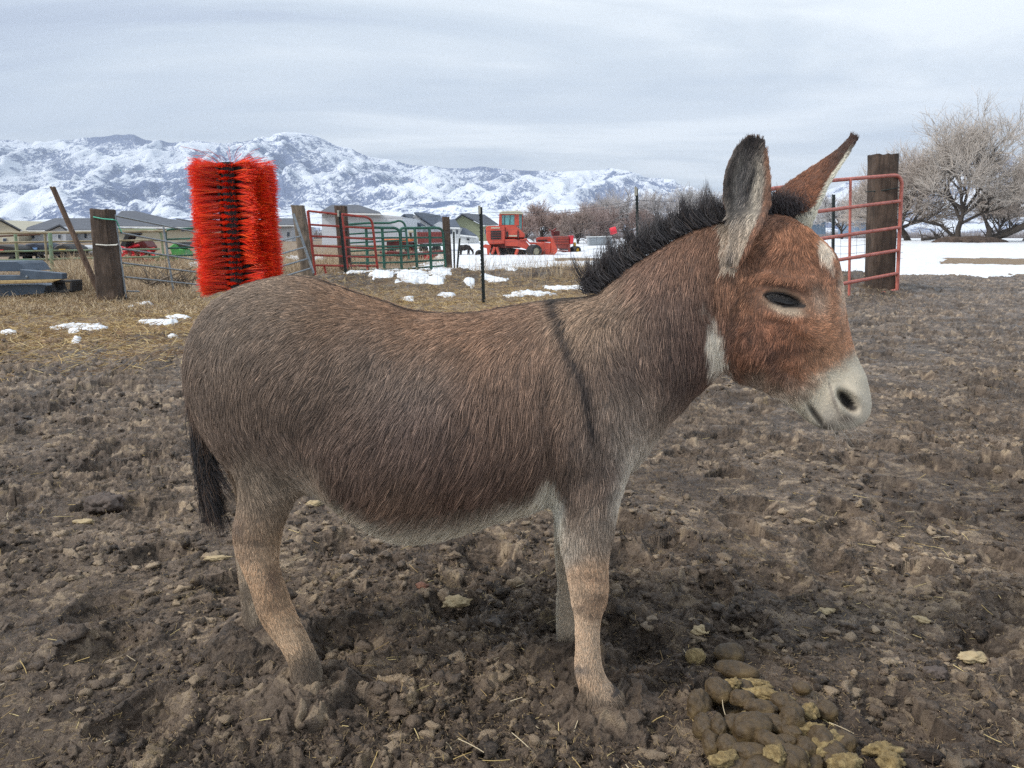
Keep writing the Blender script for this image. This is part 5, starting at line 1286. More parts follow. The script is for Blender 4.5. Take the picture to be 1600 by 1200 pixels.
# ================================================================== FAR MACHINES
m_or = simple('sun faded orange red paint', s2l((190, 78, 58)), s2l((160, 58, 44)), 2.2, .5, 0, .1, c3=s2l((208, 104, 80)))
m_dr = simple('dull maroon paint', s2l((134, 56, 46)), s2l((104, 44, 38)), 2.2, .6, 0, .1); m_cr = simple('cream paint', s2l((186, 182, 160)), s2l((164, 158, 136)), 3, .6)
m_gl, t, b = new_mat('teal cab glass'); b.inputs['Base Color'].default_value = (*s2l((110, 168, 168)), 1); b.inputs['Roughness'].default_value = .12
m_yel = simple('yellow paint', s2l((220, 180, 50)), s2l((190, 150, 40)), 4, .5); m_dk = simple('dark machinery', (.02, .018, .018), (.01, .01, .01), 3, .6); m_brt = simple('bright red paint', s2l((206, 40, 54)), s2l((180, 34, 46)), 4, .5)
m_dkred = simple('dark red steel', s2l((112, 34, 32)), s2l((74, 28, 26)), 3, .55); m_grn = simple('bright green paint', s2l((72, 150, 72)), s2l((50, 118, 56)), 3, .5)
def wheel(root, px, py, rpx, y, wdt=.3, rim=m_cr, yaw=0):
    c = W(px, py, y); r = rpx * y / FPX; o_ = np.array(root.location); ax_ = (math.sin(yaw), -math.cos(yaw), 0)
    mb = MB(); mb.lathe(c - o_ + np.array([0, wdt / 2, 0]), ax_, [(r*.55, 0), (r*.92, .0), (r, wdt*.2), (r, wdt*.8), (r*.92, wdt), (r*.55, wdt), (r*.55, wdt*.5)], 26)
    tw = mb.build('wheel', m_blk, root, True)
    mb = MB(); mb.lathe(c - o_ + np.array([0, wdt / 2, 0]), ax_, [(r*.10, wdt*.72), (r*.5, wdt*.8), (r*.56, wdt*.9), (r*.56, wdt*.3), (r*.1, wdt*.3)], 20)
    mb.build('rim', rim, tw, True)
MY = 36.5
g0 = on_ground(790, 403)
mach = empty('windrower', (W(790, 400, MY)[0], MY, float(gz(0, MY))), label='faded orange-red self-propelled harvester with a glass cab and cream roof', cat='harvester')
part('engine_housing', m_or, mach, lambda m: (poly(m, [(759,354.5),(763,353),(789,353),(789,381),(764,382),(760,374)], MY, 1.5)), .03)
part('radiator_grille', m_dk, mach, lambda m: (poly(m, [(766.8,360.5),(783,360.5),(783,374),(766.8,374)], MY - .03, .026)), 0)
part('grille_bar', m_dr, mach, lambda m: [poly(m, [(766.8,y_),(783,y_),(783,y_+.7),(766.8,y_+.7)], MY - .05, .015) for y_ in (363.5, 367, 370.6)], 0)
part('badge', m_cr, mach, lambda m: poly(m, [(767.5,355.2),(781,355.2),(781,357),(767.5,357)], MY - .012, .01), 0)
part('body_panel', m_or, mach, lambda m: (poly(m, [(789.2,352),(805,352),(812,358),(820.5,366),(820,371),(808,371.5),(789.2,371)], MY + .1, 1.3)), .03)
part('vent_slot', m_dk, mach, lambda m: (poly(m, [(791,362),(794,362),(794,370.4),(791,370.4)], MY + .078, .02), poly(m, [(808.5,360),(810.3,360),(810.3,371.3),(808.5,371.3)], MY + .078, .02)), 0)
part('side_stripe', m_cr, mach, lambda m: poly(m, [(795,367.3),(808,367.3),(808,369.6),(795,369.6)], MY + .09, .008), 0)
part('cab_frame', m_or, mach, lambda m: (poly(m, [(780,334.4),(784,334.4),(784,352.8),(779.3,352.8)], MY + .12, 1.2), poly(m, [(804,334.4),(810.5,334.4),(811,352),(804,352.8)], MY + .12, 1.2), poly(m, [(784,351.6),(804,351.6),(804,352.9),(784,352.9)], MY + .12, 1.2), poly(m, [(784,334.4),(804,334.4),(804,336),(784,336)], MY + .12, 1.2), poly(m, [(815.6,335),(816.8,335),(816.8,360),(815.6,360)], MY + .3, 1.0)), 0)
part('cab_window', m_gl, mach, lambda m: (poly(m, [(784.2,336.2),(803.8,336.2),(803.8,351.4),(784.2,351.4)], MY + .2, 1.0)), 0)
part('cab_window', m_gl, mach, lambda m: (poly(m, [(811.2,335.5),(815.5,335.5),(815.5,359.5),(811.5,354)], MY + .35, .8)), 0)
part('window_bar', m_dk, mach, lambda m: [poly(m, [(x_,336.4),(x_+.8,336.4),(x_+.8-1,351.2),(x_-1,351.2)], MY + .17, .02) for x_ in (788.5, 797)], 0)
part('cab_roof', m_cr, mach, lambda m: poly(m, [(780,332.8),(784,330),(806,329),(812,330),(818,333),(818,334.8),(780,334.3)], MY, 1.5), .02)
part('chassis', m_or, mach, lambda m: poly(m, [(789,374),(803,373.5),(822,377),(829,386),(826,391),(808,385),(789,384)], MY - .1, .35), .01)
part('rear_axle', m_or, mach, lambda m: poly(m, [(754,384),(758,381.5),(767,383),(767,388),(764,400),(761.5,400),(760.5,388),(754,386.5)], MY, .25), .01)
part('lower_body', m_dr, mach, lambda m: poly(m, [(764,380),(789,369),(808,369),(820,371.6),(822,384),(812,388),(766,387)], MY + .35, .8), .01)
part('brace', m_or, mach, lambda m: (m.tube([W(773, 386, MY-.2), W(769, 397, MY-.2)], .07, 6), m.tube([W(776, 386, MY-.2), W(780, 400, MY-.2)], .07, 6), m.tube([W(809, 389, MY-.2), W(806, 398, MY-.2)], .08, 6)), 0)
part('underframe', m_dk, mach, lambda m: poly(m, [(767,385),(800,388),(822,391),(822,401),(768,402)], MY + .5, .7), 0)
part('hydraulic_pipe', m_or, mach, lambda m: [m.tube([W(812, 377 - k, MY-.1), W(822, 373 + k, MY-.1), W(829 + k, 382, MY-.1)], .03, 5) for k in (0, 2.4)], 0)
wheel(mach, 775, 394, 9, MY + .3, .6, m_dk); wheel(mach, 830, 392.5, 10, MY - .2, .55, m_cr, .5); wheel(mach, 749, 397, 6.5, MY + .2, .3, m_dk)
hd_ = empty('mower_header', (W(855, 400, MY)[0], MY + .2, float(gz(2, MY))), label='low orange-red cutting header lying right of the harvester', cat='implement')
part('drum', m_or, hd_, lambda m: poly(m, [(838,379),(852,378.5),(861,380),(861,401),(840,400),(837,390)], MY + .1, 1.2), .03)
part('drum_top', m_or, hd_, lambda m: poly(m, [(838,372),(842,370.5),(861,370),(862,378.2),(838,378.4)], MY + .5, 1.0), .02)
part('slot', m_dk, hd_, lambda m: poly(m, [(840,375),(855,374.4),(855,376.4),(840,377)], MY + .47, .02), 0)
part('side_shield', m_or, hd_, lambda m: poly(m, [(861.2,372),(864,372),(869,384),(871.5,390),(870,394.5),(864,400),(861.2,400)], MY + .05, .7), .02)
part('beam', m_or, hd_, lambda m: poly(m, [(829,378.5),(838,379),(838,382),(829,381.5)], MY + .1, .3), 0)
part('skid_foot', m_dr, hd_, lambda m: (poly(m, [(858,394),(864,396),(864,401.5),(859,400)], MY - .1, .3), m.tube([W(850, 392, MY), W(851, 401, MY)], .06, 6)), 0)
bl = empty('seed_drill', (W(885, 395, 42)[0], 42, float(gz(3, 42))), label='maroon box-shaped implement with bright red end and yellow wheel', cat='implement')
part('hopper', m_dr, bl, lambda m: poly(m, [(863,369),(889,368.8),(890,389),(873,389),(866,380)], 42, 1.4), .03)
part('hopper_rib', m_or, bl, lambda m: [poly(m, [(866,y_),(889,y_),(889,y_+.5),(866,y_+.5)], 41.97, .028) for y_ in (372, 376, 380.5)], 0)
part('end_panel', m_brt, bl, lambda m: poly(m, [(890.2,368),(896.5,368),(895.5,381),(890.4,382)], 42, 1.5), .02)
part('frame', m_dr, bl, lambda m: (poly(m, [(888,382.5),(891,382),(891,395),(888,395)], 41.8, .3), poly(m, [(872,391),(888,391.5),(888,393),(872,392.6)], 41.9, .3), poly(m, [(873,389.2),(890,389.2),(890,390.8),(875,390.8)], 42.6, .3)), 0)
part('tank', m_yel, bl, lambda m: poly(m, [(896.8,379),(900,379),(900.3,386),(896.8,386)], 42.3, .6), .02)
wheel(bl, 895, 391, 6.3, 42.1, .5, m_yel, .6)
part('motor', m_dkred, bl, lambda m: (poly(m, [(861,361.5),(866,362),(866,369),(862,368)], 43, .5), poly(m, [(866.5,360.5),(874.5,361),(874.5,368.4),(866.5,368.4)], 43.1, .6), m.tube([W(858, 359, 43), W(863, 361, 43), W(869, 357, 43)], .05, 6)), .01)
# tractor and wagon behind the green gates
wg = empty('farm_wagon', (W(672, 395, 44)[0], 44, float(gz(-5, 44))), label='faded red slatted farm wagon behind the green gates', cat='wagon')
part('box', simple('faded wagon red', s2l((150, 76, 70)), s2l((122, 58, 54)), 3, .6), wg, lambda m: poly(m, [(650,362.5),(692,362),(692,379),(651,381)], 44, 1.8), .02)
part('stake', simple('wagon stakes', s2l((128, 58, 54)), s2l((96, 44, 42)), 3, .6), wg, lambda m: [poly(m, [(x_,362),(x_+.8,362),(x_+.8,380),(x_,380)], 43.95, .045) for x_ in range(653, 692, 4)], 0)
part('bed_frame', m_dk, wg, lambda m: poly(m, [(655,381.2),(690,380),(684,383),(658,384)], 44.1, 1.4), 0)
wheel(wg, 662, 390, 7, 44.2, .35, m_dk); wheel(wg, 682, 389, 7, 44.2, .35, m_dk)
tk = empty('tractor', (W(640, 395, 40)[0], 40, float(gz(-5, 40))), label='old tractor with cream cab frame and orange hood behind the green gates', cat='tractor')
part('cab_frame', m_cr, tk, lambda m: (poly(m, [(637,360),(646.5,360),(647.5,363.5),(637.6,363.5)], 40, 1.1), poly(m, [(637.6,363.6),(639,363.6),(640.5,372),(639,372)], 40, 1.1), poly(m, [(645.6,363.6),(647.5,363.6),(649,383),(647.5,383)], 40, 1.1)), .01)
part('hood', simple('tractor orange', s2l((214, 118, 56)), s2l((188, 92, 44)), 4, .5), tk, lambda m: poly(m, [(598,373.6),(637,373.2),(647.3,373),(646,377),(637,378),(600,377)], 40.1, .8), .02)
part('engine', m_dkred, tk, lambda m: poly(m, [(604,377.2),(637,378.2),(645,378),(646,388),(604,388)], 40.2, .6), .02)
wheel(tk, 642, 391, 9.5, 40, .4, m_dkred); wheel(tk, 612, 394, 7, 40, .3, m_dkred)
hr_ = empty('field_harrow', (W(640, 410, 31)[0], 31, float(gz(-4, 31))), label='dark red tangle of harrow frames lying behind the green gates', cat='implement')
part('frame', m_dkred, hr_, lambda m: [m.tube([W(random.uniform(585, 695), random.uniform(392, 414), 31 + random.uniform(0, 1)), W(random.uniform(585, 695), random.uniform(396, 416), 31 + random.uniform(0, 1))], .045, 6) for _ in range(26)], 0)
part('tank', m_brt, hr_, lambda m: m.lathe(W(662, 403, 31.3), (1, 0, 0), [(.02, 0), (.16, .02), (.18, .1), (.18, .36), (.02, .4)], 16), 0)
part('disc', m_dkred, hr_, lambda m: [m.lathe(W(600 + k * 9, 406 + (k % 3), 31.2), (.8, -.5, .1), [(.01, 0), (.16, .03), (.16, .045), (.01, .06)], 14) for k in range(9)], 0)
# things behind the left fence
rm = empty('red_implement', (W(222, 405, 30)[0], 30, float(gz(-14, 30))), label='red farm implement with a black seat behind the sagging gate', cat='implement')
part('frame', m_brt, rm, lambda m: [m.tube([W(random.uniform(184, 246), random.uniform(378, 412), 30 + random.uniform(0, .8)), W(random.uniform(184, 246), random.uniform(380, 412), 30 + random.uniform(0, .8))], .05, 6) for _ in range(18)], 0)
part('body', m_dkred, rm, lambda m: (poly(m, [(196,383),(224,376),(232,386),(226,398),(200,400)], 30.3, .8), poly(m, [(184,406),(216,405),(216,411),(184,412)], 30, .8)), .02)
part('seat', m_blk, rm, lambda m: poly(m, [(187,384),(196,365),(210,362),(212,366),(201,371),(196,386)], 30, .6), .02)
gm = empty('green_implement', (W(276, 402, 31)[0], 31, float(gz(-14, 31))), label='bright green farm machine behind the sagging gate, beside the brush', cat='implement')
part('body', m_grn, gm, lambda m: poly(m, [(264,386),(272,380),(280,389),(286,390),(290,400),(274,401),(268,396)], 31, .8), .03)
part('hopper', m_dk, gm, lambda m: poly(m, [(272,379),(288,378),(292,384),(281,388),(273,380.5)], 31.2, .8), .02)
part('frame', m_grn, gm, lambda m: [m.tube([W(232 + k * 9, 398 + (k % 2) * 4, 31), W(250 + k * 7, 408 - (k % 3) * 3, 31)], .05, 6) for k in range(5)], 0)
wheel(gm, 268, 402, 5, 31.2, .25, m_blk)
cols_ = [m_dk, simple('navy tarp', s2l((46, 54, 70)), s2l((34, 40, 52)), 3, .7), simple('dull white panel', s2l((196, 200, 204)), s2l((166, 170, 176)), 4, .6), m_dk]
for i, (x0, x1, y0, y1, d, lab, mi) in enumerate([(-30, 30, 383, 408, 30, 'dark low junk cart with red end at the left edge behind the pipe fence', 0), (34, 72, 380, 412, 31, 'dark tarpaulin-covered cart behind the green fence upright', 1), (82, 112, 382, 414, 31, 'black flat cart between the green upright and the leaning pole', 0), (116, 152, 384, 404, 33, 'pale flat trailer with stacked white boards left of the twine-wrapped post', 2)]):
    c_ = empty('junk_cart', (W((x0 + x1) / 2, y1, d)[0], d, float(gz(-20, d))), label=lab, cat='cart', group='carts behind the pipe fence')
    part('load', cols_[mi], c_, lambda m: poly(m, [(x0, y0 + 6), (x0 + 6, y0 + 1), ((x0 + x1) / 2, y0 - 1), (x1 - 7, y0 + 2), (x1, y0 + 7), (x1, y0 + 14), (x0, y0 + 15)], d, 1.3), .05)
    part('bed', m_dk, c_, lambda m: poly(m, [(x0 - 2, y0 + 15.2), (x1 + 1, y0 + 14.4), (x1 + 1, y0 + 18), (x0 - 2, y0 + 18.4)], d - .1, 1.4), 0)
    part('box', [m_brt, simple('pale blue panel', s2l((120, 160, 210)), None, 4), m_yel, m_white][i], c_, lambda m: poly(m, [((x0 + x1) / 2 - 5, y0 + 7), ((x0 + x1) / 2 + 5, y0 + 7), ((x0 + x1) / 2 + 4, y0 + 10), ((x0 + x1) / 2 - 5, y0 + 10)], d - .06, .055), 0)
    wheel(c_, x0 + 9, y0 + 22, 4.5, d, .3, m_galv); wheel(c_, x1 - 9, y0 + 22, 4.5, d, .3, m_galv)
# water tub by the harvester line and far shed
sh = empty('stock_tank', (W(945, 382, 48)[0], 48, float(gz(7, 48))), label='long pale galvanised water trough left of the mane', cat='trough')
part('tank', m_galv, sh, lambda m: poly(m, [(919,370.5),(956,369.5),(957,383),(921,384)], 48, 1.2), .04)
part('rim', m_white, sh, lambda m: poly(m, [(918.5,369.5),(957,368.5),(957,370),(918.5,371)], 47.95, 1.3), 0)
sb = empty('red_barrel', (W(957, 365, 60)[0], 60, float(gz(8, 60))), label='small bright red drum far off just left of the mane', cat='barrel')
part('drum', m_brt, sb, lambda m: m.lathe(W(953, 362, 60), (1, 0, .3), [(.05, 0), (.27, .02), (.28, .28), (.27, .50), (.05, .52)], 16), 0)

# ================================================================== PONY
def skinned(name, joints, edges, mat, parent, loc, levels=2):
    me_ = bpy.data.meshes.new(name); me_.from_pydata([Vector(j[:3]) for j in joints], edges, []); o = bpy.data.objects.new(name, me_); COL.objects.link(o)
    md_ = o.modifiers.new('s', 'SKIN'); md_.use_smooth_shade = True
    for i, j in enumerate(joints): me_.skin_vertices[0].data[i].radius = (j[3], j[3] * (j[4] if len(j) > 4 else 1))
    me_.skin_vertices[0].data[0].use_root = True
    s2 = o.modifiers.new('d', 'SUBSURF'); s2.levels = s2.render_levels = levels
    dg_ = bpy.context.evaluated_depsgraph_get(); dg_.update(); m2 = bpy.data.meshes.new_from_object(o.evaluated_get(dg_)); bpy.data.objects.remove(o, do_unlink=True)
    m2.materials.clear(); m2.materials.append(mat); m2.name = name
    for p_ in m2.polygons: p_.use_smooth = True
    o2 = bpy.data.objects.new(name, m2); COL.objects.link(o2); o2.parent = parent; o2.location = loc; return o2
PY = 37.5; pg = float(gz(-2, PY)); px0 = W(729, 392, PY)[0]; sc_p = PY / FPX
m_pony = simple('black coat', (.020, .016, .015), (.010, .008, .008), 6, .6); m_pmane = simple('pony mane', (.010, .009, .009), (.006, .006, .006), 20, .6)
pony = empty('pony', (px0, PY, pg), label='small black pony grazing in the snow beside the harvester', cat='pony')
J = lambda px, py, dy, r, k=1: ((px - 729) * sc_p, dy, (401.5 - py) * sc_p, r, k)
js = [J(722,389.0,0,.135,1.1), J(719.5,389.5,0,.12), J(726,389.6,0,.14,1.1), J(730,388.8,0,.135,1.1), J(733.5,389,0,.105), J(736,391.4,0,.065), J(738,394.6,0,.05), J(739.3,397.2,0,.05), J(738.2,400.2,0,.030),
      J(720,392.5,.08,.07), J(719.3,396.2,.08,.033), J(718.8,401.0,.08,.028), J(722,392.5,-.08,.07), J(721,396.2,-.08,.033), J(721,401.2,-.08,.028),
      J(731.5,392.5,.07,.055), J(731,396.8,.07,.032), J(730.5,401.0,.07,.028), J(733,392.5,-.07,.055), J(733,396.8,-.07,.032), J(733.4,401.2,-.07,.028), J(739.2,393.2,.03,.016), J(740.2,391.6,.035,.009), J(739.2,393.2,-.03,.016), J(740.2,391.6,-.035,.009)]
skinned('body', js, [(0,1),(0,2),(2,3),(3,4),(4,5),(5,6),(6,7),(7,8),(1,9),(9,10),(10,11),(1,12),(12,13),(13,14),(4,15),(15,16),(16,17),(4,18),(18,19),(19,20),(6,21),(21,22),(6,23),(23,24)], m_pony, pony, (0, 0, 0))
mb = MB(); mb.tube([J(718.4,388.5,0,0)[:3], J(717.3,391,0,0)[:3], J(717.6,396.5,0,0)[:3]], [.03, .045, .012], 8); mb.build('tail', m_pmane, pony, True)
mb = MB()
for k in range(26):
    f = k / 25; a_ = np.array(J(732.5 + 5.5 * f, 386.0 + 7 * f, 0, 0)[:3]); mb.tube([a_, a_ + np.array([.03, random.uniform(-.05, .05), -.02]), a_ + np.array([.05, random.uniform(-.07, .07), -.10])], [.02, .018, .004], 5)
mb.build('mane', m_pmane, pony, True)

# ================================================================== HOUSES
m_roof = simple('slate shingles', s2l((88, 92, 100)), s2l((72, 76, 84)), 1.6, .85, 0, .3, 8, .03, stretch=(1, 1, 4)); m_roof2 = simple('blue grey shingles', s2l((78, 88, 102)), s2l((64, 72, 86)), 1.6, .85, 0, .3, 8, .03, stretch=(1, 1, 4))
def siding(name, c):
    m, t, b = new_mat(name); co = t.coord('Object'); w_ = t.node('ShaderNodeTexWave', wave_type='BANDS', bands_direction='Z', inp={'Vector': co, 'Scale': 1.4, 'Distortion': .0})
    w_.wave_profile = 'SAW'
    t.set(b.inputs['Base Color'], t.mix(t.maprange(w_.outputs[1], 0, 1, 0, .22), c, tuple(q * .6 for q in c))); b.inputs['Roughness'].default_value = .8
    t.set(b.inputs['Normal'], t.bump(w_.outputs[1], .4, .02)); return m
m_beige = siding('beige siding', s2l((190, 184, 164))); m_grey = siding('light grey siding', s2l((186, 190, 196))); m_olive = siding('olive siding', s2l((134, 138, 112))); m_barn = siding('pale barn siding', s2l((196, 200, 206)))
m_trim = simple('white trim', s2l((216, 218, 218)), s2l((196, 198, 198)), 3, .6); m_win = simple('window glass', (.05, .065, .09), (.03, .04, .06), 2, .15)
def house(label, d, depth, wall, wall_m, roofs, wins=(), roof_m=None, name='house', cat='house', eave=.35):
    """wall: list of px polygons (front faces); roofs: (ridge/eave quad) px polygons with slope: each ((x,y,dd)...) world depth offsets"""
    x = np.mean([p[0] for p in wall[0]]); gx = W(x, 400, d)[0]
    r = empty(name, (gx, d, float(gz(gx, d))), label=label, cat=cat); o_ = np.array(r.location)
    for wl in wall:
        mb = MB(); poly(mb, wl, d, depth); mb.v = [tuple(np.array(v) - o_) for v in mb.v]; mb.build('wall', wall_m, r)
    for q in roofs:
        P0 = [W(a, b_, d + dd) for a, b_, dd in q]; P0 = [p - o_ for p in P0]; n_ = len(P0)
        V = [p for p in P0] + [p + np.array([0, 0, .14]) for p in P0]
        mb = MB(); mb.add(V, [tuple(range(n_)), tuple(range(n_, 2*n_))[::-1]] + [(i, (i+1) % n_, n_ + (i+1) % n_, n_ + i) for i in range(n_)]); mb.build('roof', roof_m or m_roof, r)
        mb = MB(); e = [np.array(p) for p in P0]; low = sorted(range(n_), key=lambda i: e[i][2])[:2]
        mb.tube([e[low[0]] + np.array([0, -.05, .02]), e[low[1]] + np.array([0, -.05, .02])], .09, 4); mb.build('fascia', m_trim, r)
    for (x0, y0, x1, y1) in wins:
        mb = MB(); poly(mb, [(x0, y0), (x1, y0), (x1, y1), (x0, y1)], d - .06, .056); mb.v = [tuple(np.array(v) - o_) for v in mb.v]; fr = mb.build('window', m_trim, r)
        mb = MB(); i_ = .5; poly(mb, [(x0 + i_, y0 + i_), (x1 - i_, y0 + i_), (x1 - i_, y1 - i_), (x0 + i_, y1 - i_)], d - .085, .022); mb.v = [tuple(np.array(v) - o_) for v in mb.v]; mb.build('pane', m_win, fr)
    return r
D = 72
house('beige house with a broad front gable at the left edge', D, 9, [[(-70,404),(-70,362),(-4,343.6),(29,361),(29,404)]], m_beige, [[(-4,341,-.4),(34,361.5,-.4),(34,359.5,9),(-4,339.5,9)],[(-74,361.5,-.4),(-4,341,-.4),(-4,339.5,9),(-74,360,9)]], [(4,372,10,380)])
house('low house with grey hip roof and small porch gable, left of the thick dark post', D + 2, 9, [[(38,404),(38,361),(152,361),(152,404)]], m_grey, [[(32,361,-.5),(158,361,-.5),(150,343,4.5),(86,343,4.5)],[(158,361,-.5),(160,360,10),(150,343,4.5)],[(32,361,-.5),(86,343,4.5),(40,358,10)]], [(48,367,54,373),(90,367,95,373),(131,364,136,372),(142,364,147,372)])
house('tiny front porch gable of the hip-roofed grey house', D, 1.6, [[(74,404),(74,362),(93,354),(103,360),(103,404)]], m_grey, [[(70,362.4,-.3),(93,352.4,-.3),(93,351.6,4),(70,361,4)],[(93,352.4,-.3),(106,361,-.3),(106,360,4),(93,351.6,4)]], [(90,366,95,373)], name='porch', cat='porch')
house('large beige house with long dark hip roof between the dark post and the brush', D + 4, 11, [[(176,406),(176,356),(345,358),(345,406)]], m_beige, [[(168,354.5,-.5),(352,357,-.5),(262,343.5,4),(243,342,5),(212,331.5,6),(190,331.5,6)],[(352,357,-.5),(350,354,10),(275,343,5)],[(168,354.5,-.5),(190,331.5,6),(170,350,11)]], [(283,359,289,362),(231,378,240,386)])
house('grey roofed house partly hidden between the brush and the split brown post', D + 8, 9, [[(400,402),(400,353),(456,353),(456,402)]], m_grey, [[(396,353,-.5),(462,353,-.5),(458,343,4.5),(410,343,4.5)],[(462,353,-.5),(463,352,9),(458,343,4.5)]], [(448,362,453,370)])
house('big pale barn with dark hip roof behind the red gates', 62, 12, [[(503,412),(503,333.5),(592,335),(629,338.5),(629,412)]], m_barn, [[(500,333.5,-.5),(595,335.5,-.5),(560,322.5,5),(518,322.5,5)],[(500,333.5,-.5),(518,322.5,5),(508,330,11)],[(595,335.5,-.5),(592,333,11),(560,322.5,5)]], [], name='barn', cat='barn')
house('grey house with blue-grey gable roof, left of the twin gables behind the green gates', D, 8, [[(624,404),(624,343),(632,338),(656,354),(656,404)]], m_grey, [[(631,336.5,-.4),(659,355,-.4),(672,355,8),(645,336.5,8)],[(622,344,-.4),(631,336.5,-.4),(645,336.5,8),(636,343,8)]], [(628,352,633,360)], roof_m=m_roof2)
house('grey house with steep blue-grey gable roof, right of the twin gables behind the green gates', D + 3, 8, [[(641,404),(641,343),(648,335.5),(676,355),(676,404)],[(676,404),(676,352),(687,346),(694,352),(694,404)]], m_grey, [[(647,334,-.4),(679,356,-.4),(694,350,4),(688,338.5,9),(662,334,9)]], [(682,366,687,373)], roof_m=m_roof2)
house('olive green house with dark roof just left of the harvester', D + 6, 8, [[(706,398),(706,350),(722.5,337),(752,352),(752,398)],[(752,398),(752,353),(774,353),(774,398)]], m_olive, [[(722,335.5,-.4),(756,353,-.4),(779,352.5,7),(757,337,7)],[(702,351,-.4),(722,335.5,-.4),(757,337,7),(730,350,7)]], [(757,358,762,366)])
house('small white house with grey lean-to roof in front of the olive house', D - 6, 5, [[(697,400),(697,356),(719,356),(719,400)],[(719,400),(719,368),(744,371),(744,400)]], m_trim, [[(692,356,-.3),(719,357,-.3),(711,345,5),(696,345,5)],[(719,368,-.3),(746,371,-.3),(728,359,4),(719,357,4)]], [(703,359,707,366),(712,359,716,366),(729,372,734,376)], roof_m=m_roof2)
# far buildings seen through the right-hand gate
house('low bluish shed far off behind the right-hand gate, left of the gate upright', 150, 8, [[(1262,366),(1262,344),(1290,344),(1290,366)]], siding('far blue siding', s2l((92, 108, 124))), [[(1260,344,-.5),(1292,344,-.5),(1290,340,4),(1262,340,4)]], [], name='shed', cat='shed')
house('low bluish barn far off between the gate upright and the tall post', 155, 8, [[(1336,366),(1336,347),(1362,347),(1362,366)]], siding('far grey blue siding', s2l((104, 124, 146))), [[(1334,347,-.5),(1364,347,-.5),(1361,342,4),(1338,342,4)]], [], name='shed', cat='shed')

# ================================================================== BARE TREES
m_bark = simple('bark', s2l((74, 66, 59)), s2l((46, 41, 38)), 4, .9, 0, .6, 20, .03); 
def bare_tree(name, label, px, py, h, yy, spread=.75, trunk_r=.03, seed=1, twig=(150, 140, 128), levels=5, lean=0, cat='tree', group=None, dens=1., fork=.55, twr=.010, droop=.0):
    R_ = random.Random(seed); g_ = W(px, py, yy); base = Vector((g_[0], yy, float(gz(g_[0], yy)) - .1))
    root = empty(name, tuple(base), label=label, cat=cat, group=group)
    thick = MB(); tw, tr_ = [], []
    def grow(p, d, L, r, lv):
        n = 5 if lv > 0 else 4; pts = [p]; dd = d.copy(); q = p.copy()
        for i in range(n):
            dd = (dd + Vector((R_.gauss(0, .16), R_.gauss(0, .16), R_.gauss(.03, .10) - droop * (levels - lv) * .3))).normalized(); q = q + dd * L / n; pts.append(q.copy())
        rs = [r * (1 - .45 * i / n) for i in range(n + 1)]
        if lv >= levels - 2: thick.tube(pts, rs, 7 if lv > levels - 2 else 5)
        else:
            while len(pts) < 6: pts.append(pts[-1] + dd * L / n * .3)
            tw.append([tuple(v) for v in pts[:6]]); tr_.append(max(r, twr))
        if lv == 0: return
        nb = {levels: 8, levels - 1: 5, levels - 2: 5}.get(lv, 5); nb = max(2, int(nb * dens + R_.random()))
        for k in range(nb):
            f = R_.uniform(fork if lv == levels else .25, 1.0) if k else 1.0; i = min(int(f * n), n - 1); bp = pts[i].lerp(pts[min(i + 1, n)], f * n - i)
            a = R_.uniform(0, 2 * math.pi)
            if lv == levels:
                u_ = (k + .5) / nb * 2 - 1; nd = Vector((math.sin(u_ * spread * 1.55) + R_.gauss(0, .08), R_.choice((-1, 1)) * R_.uniform(.1, .7), math.cos(u_ * spread * 1.45) * 1.0 + .12)).normalized(); grow(bp, nd, L * R_.uniform(.85, 1.12) * (1.12 - .25 * abs(u_)), r * .55, lv - 1); continue
            t_ = R_.uniform(.35, 1.0) * spread + (.05 if k else 0)
            ax_ = pts[min(i + 1, n)] - pts[i]; ax_.normalize(); o1 = ax_.orthogonal().normalized(); o2 = ax_.cross(o1)
            t_ = t_ * (1.15 if lv >= levels - 1 else 1); nd = (ax_ * math.cos(t_) + (o1 * math.cos(a) + o2 * math.sin(a)) * math.sin(t_)); nd.z += .12; nd.normalize()
            grow(bp, nd, L * R_.uniform(.60, .88), r * (.55 if k else .62), lv - 1)
    grow(Vector((0, 0, 0)), Vector((lean, 0, 1)).normalized(), h * .27, h * trunk_r, levels)
    thick.build('trunk', m_bark, root, True)
    Pn = np.array(tw); Cn = np.array(s2l(twig)) * rng.uniform(.65, 1.25, (len(tw), 1))
    hair_obj('crown', Pn, np.array(tr_), Cn, m_straw, root, .35, localize=False)
    return root
tg = 'bare winter trees'
bare_tree('bare_tree', 'tallest bare grey tree with a dark trunk, right of the tall timber post', 1497, 376, 11.8, 74, .88, .026, 4, (180, 170, 160), 6, -.05, group=tg, dens=.86, twr=.0085)
bare_tree('bare_tree', 'bare grey tree leaning left just right of the gate, dark forked trunk', 1420, 372, 10.0, 80, .90, .034, 12, (174, 162, 152), 6, -.25, group=tg, dens=.86, twr=.009)
bare_tree('bare_tree', 'bare brownish tree at the right edge beyond the fallen trunks', 1602, 374, 11.0, 78, .85, .03, 23, (168, 154, 142), 6, .1, group=tg, dens=.88, twr=.009)
bare_tree('bare_tree', 'broad low bare tree behind and right of the tallest tree', 1556, 371, 7.0, 92, .9, .03, 31, (160, 148, 138), 6, .1, group=tg, dens=.85, twr=.014)
bare_tree('bare_tree', 'low spreading bare tree behind the tall timber post', 1376, 370, 8.5, 98, .85, .03, 47, (172, 164, 158), 6, 0, group=tg, dens=.85, twr=.014)
bare_tree('bare_tree', 'pale bare tree far off behind the far ear, above the red gate', 1316, 369, 7.0, 110, .8, .03, 53, (180, 176, 174), 6, 0, group=tg, dens=.8, twr=.014)
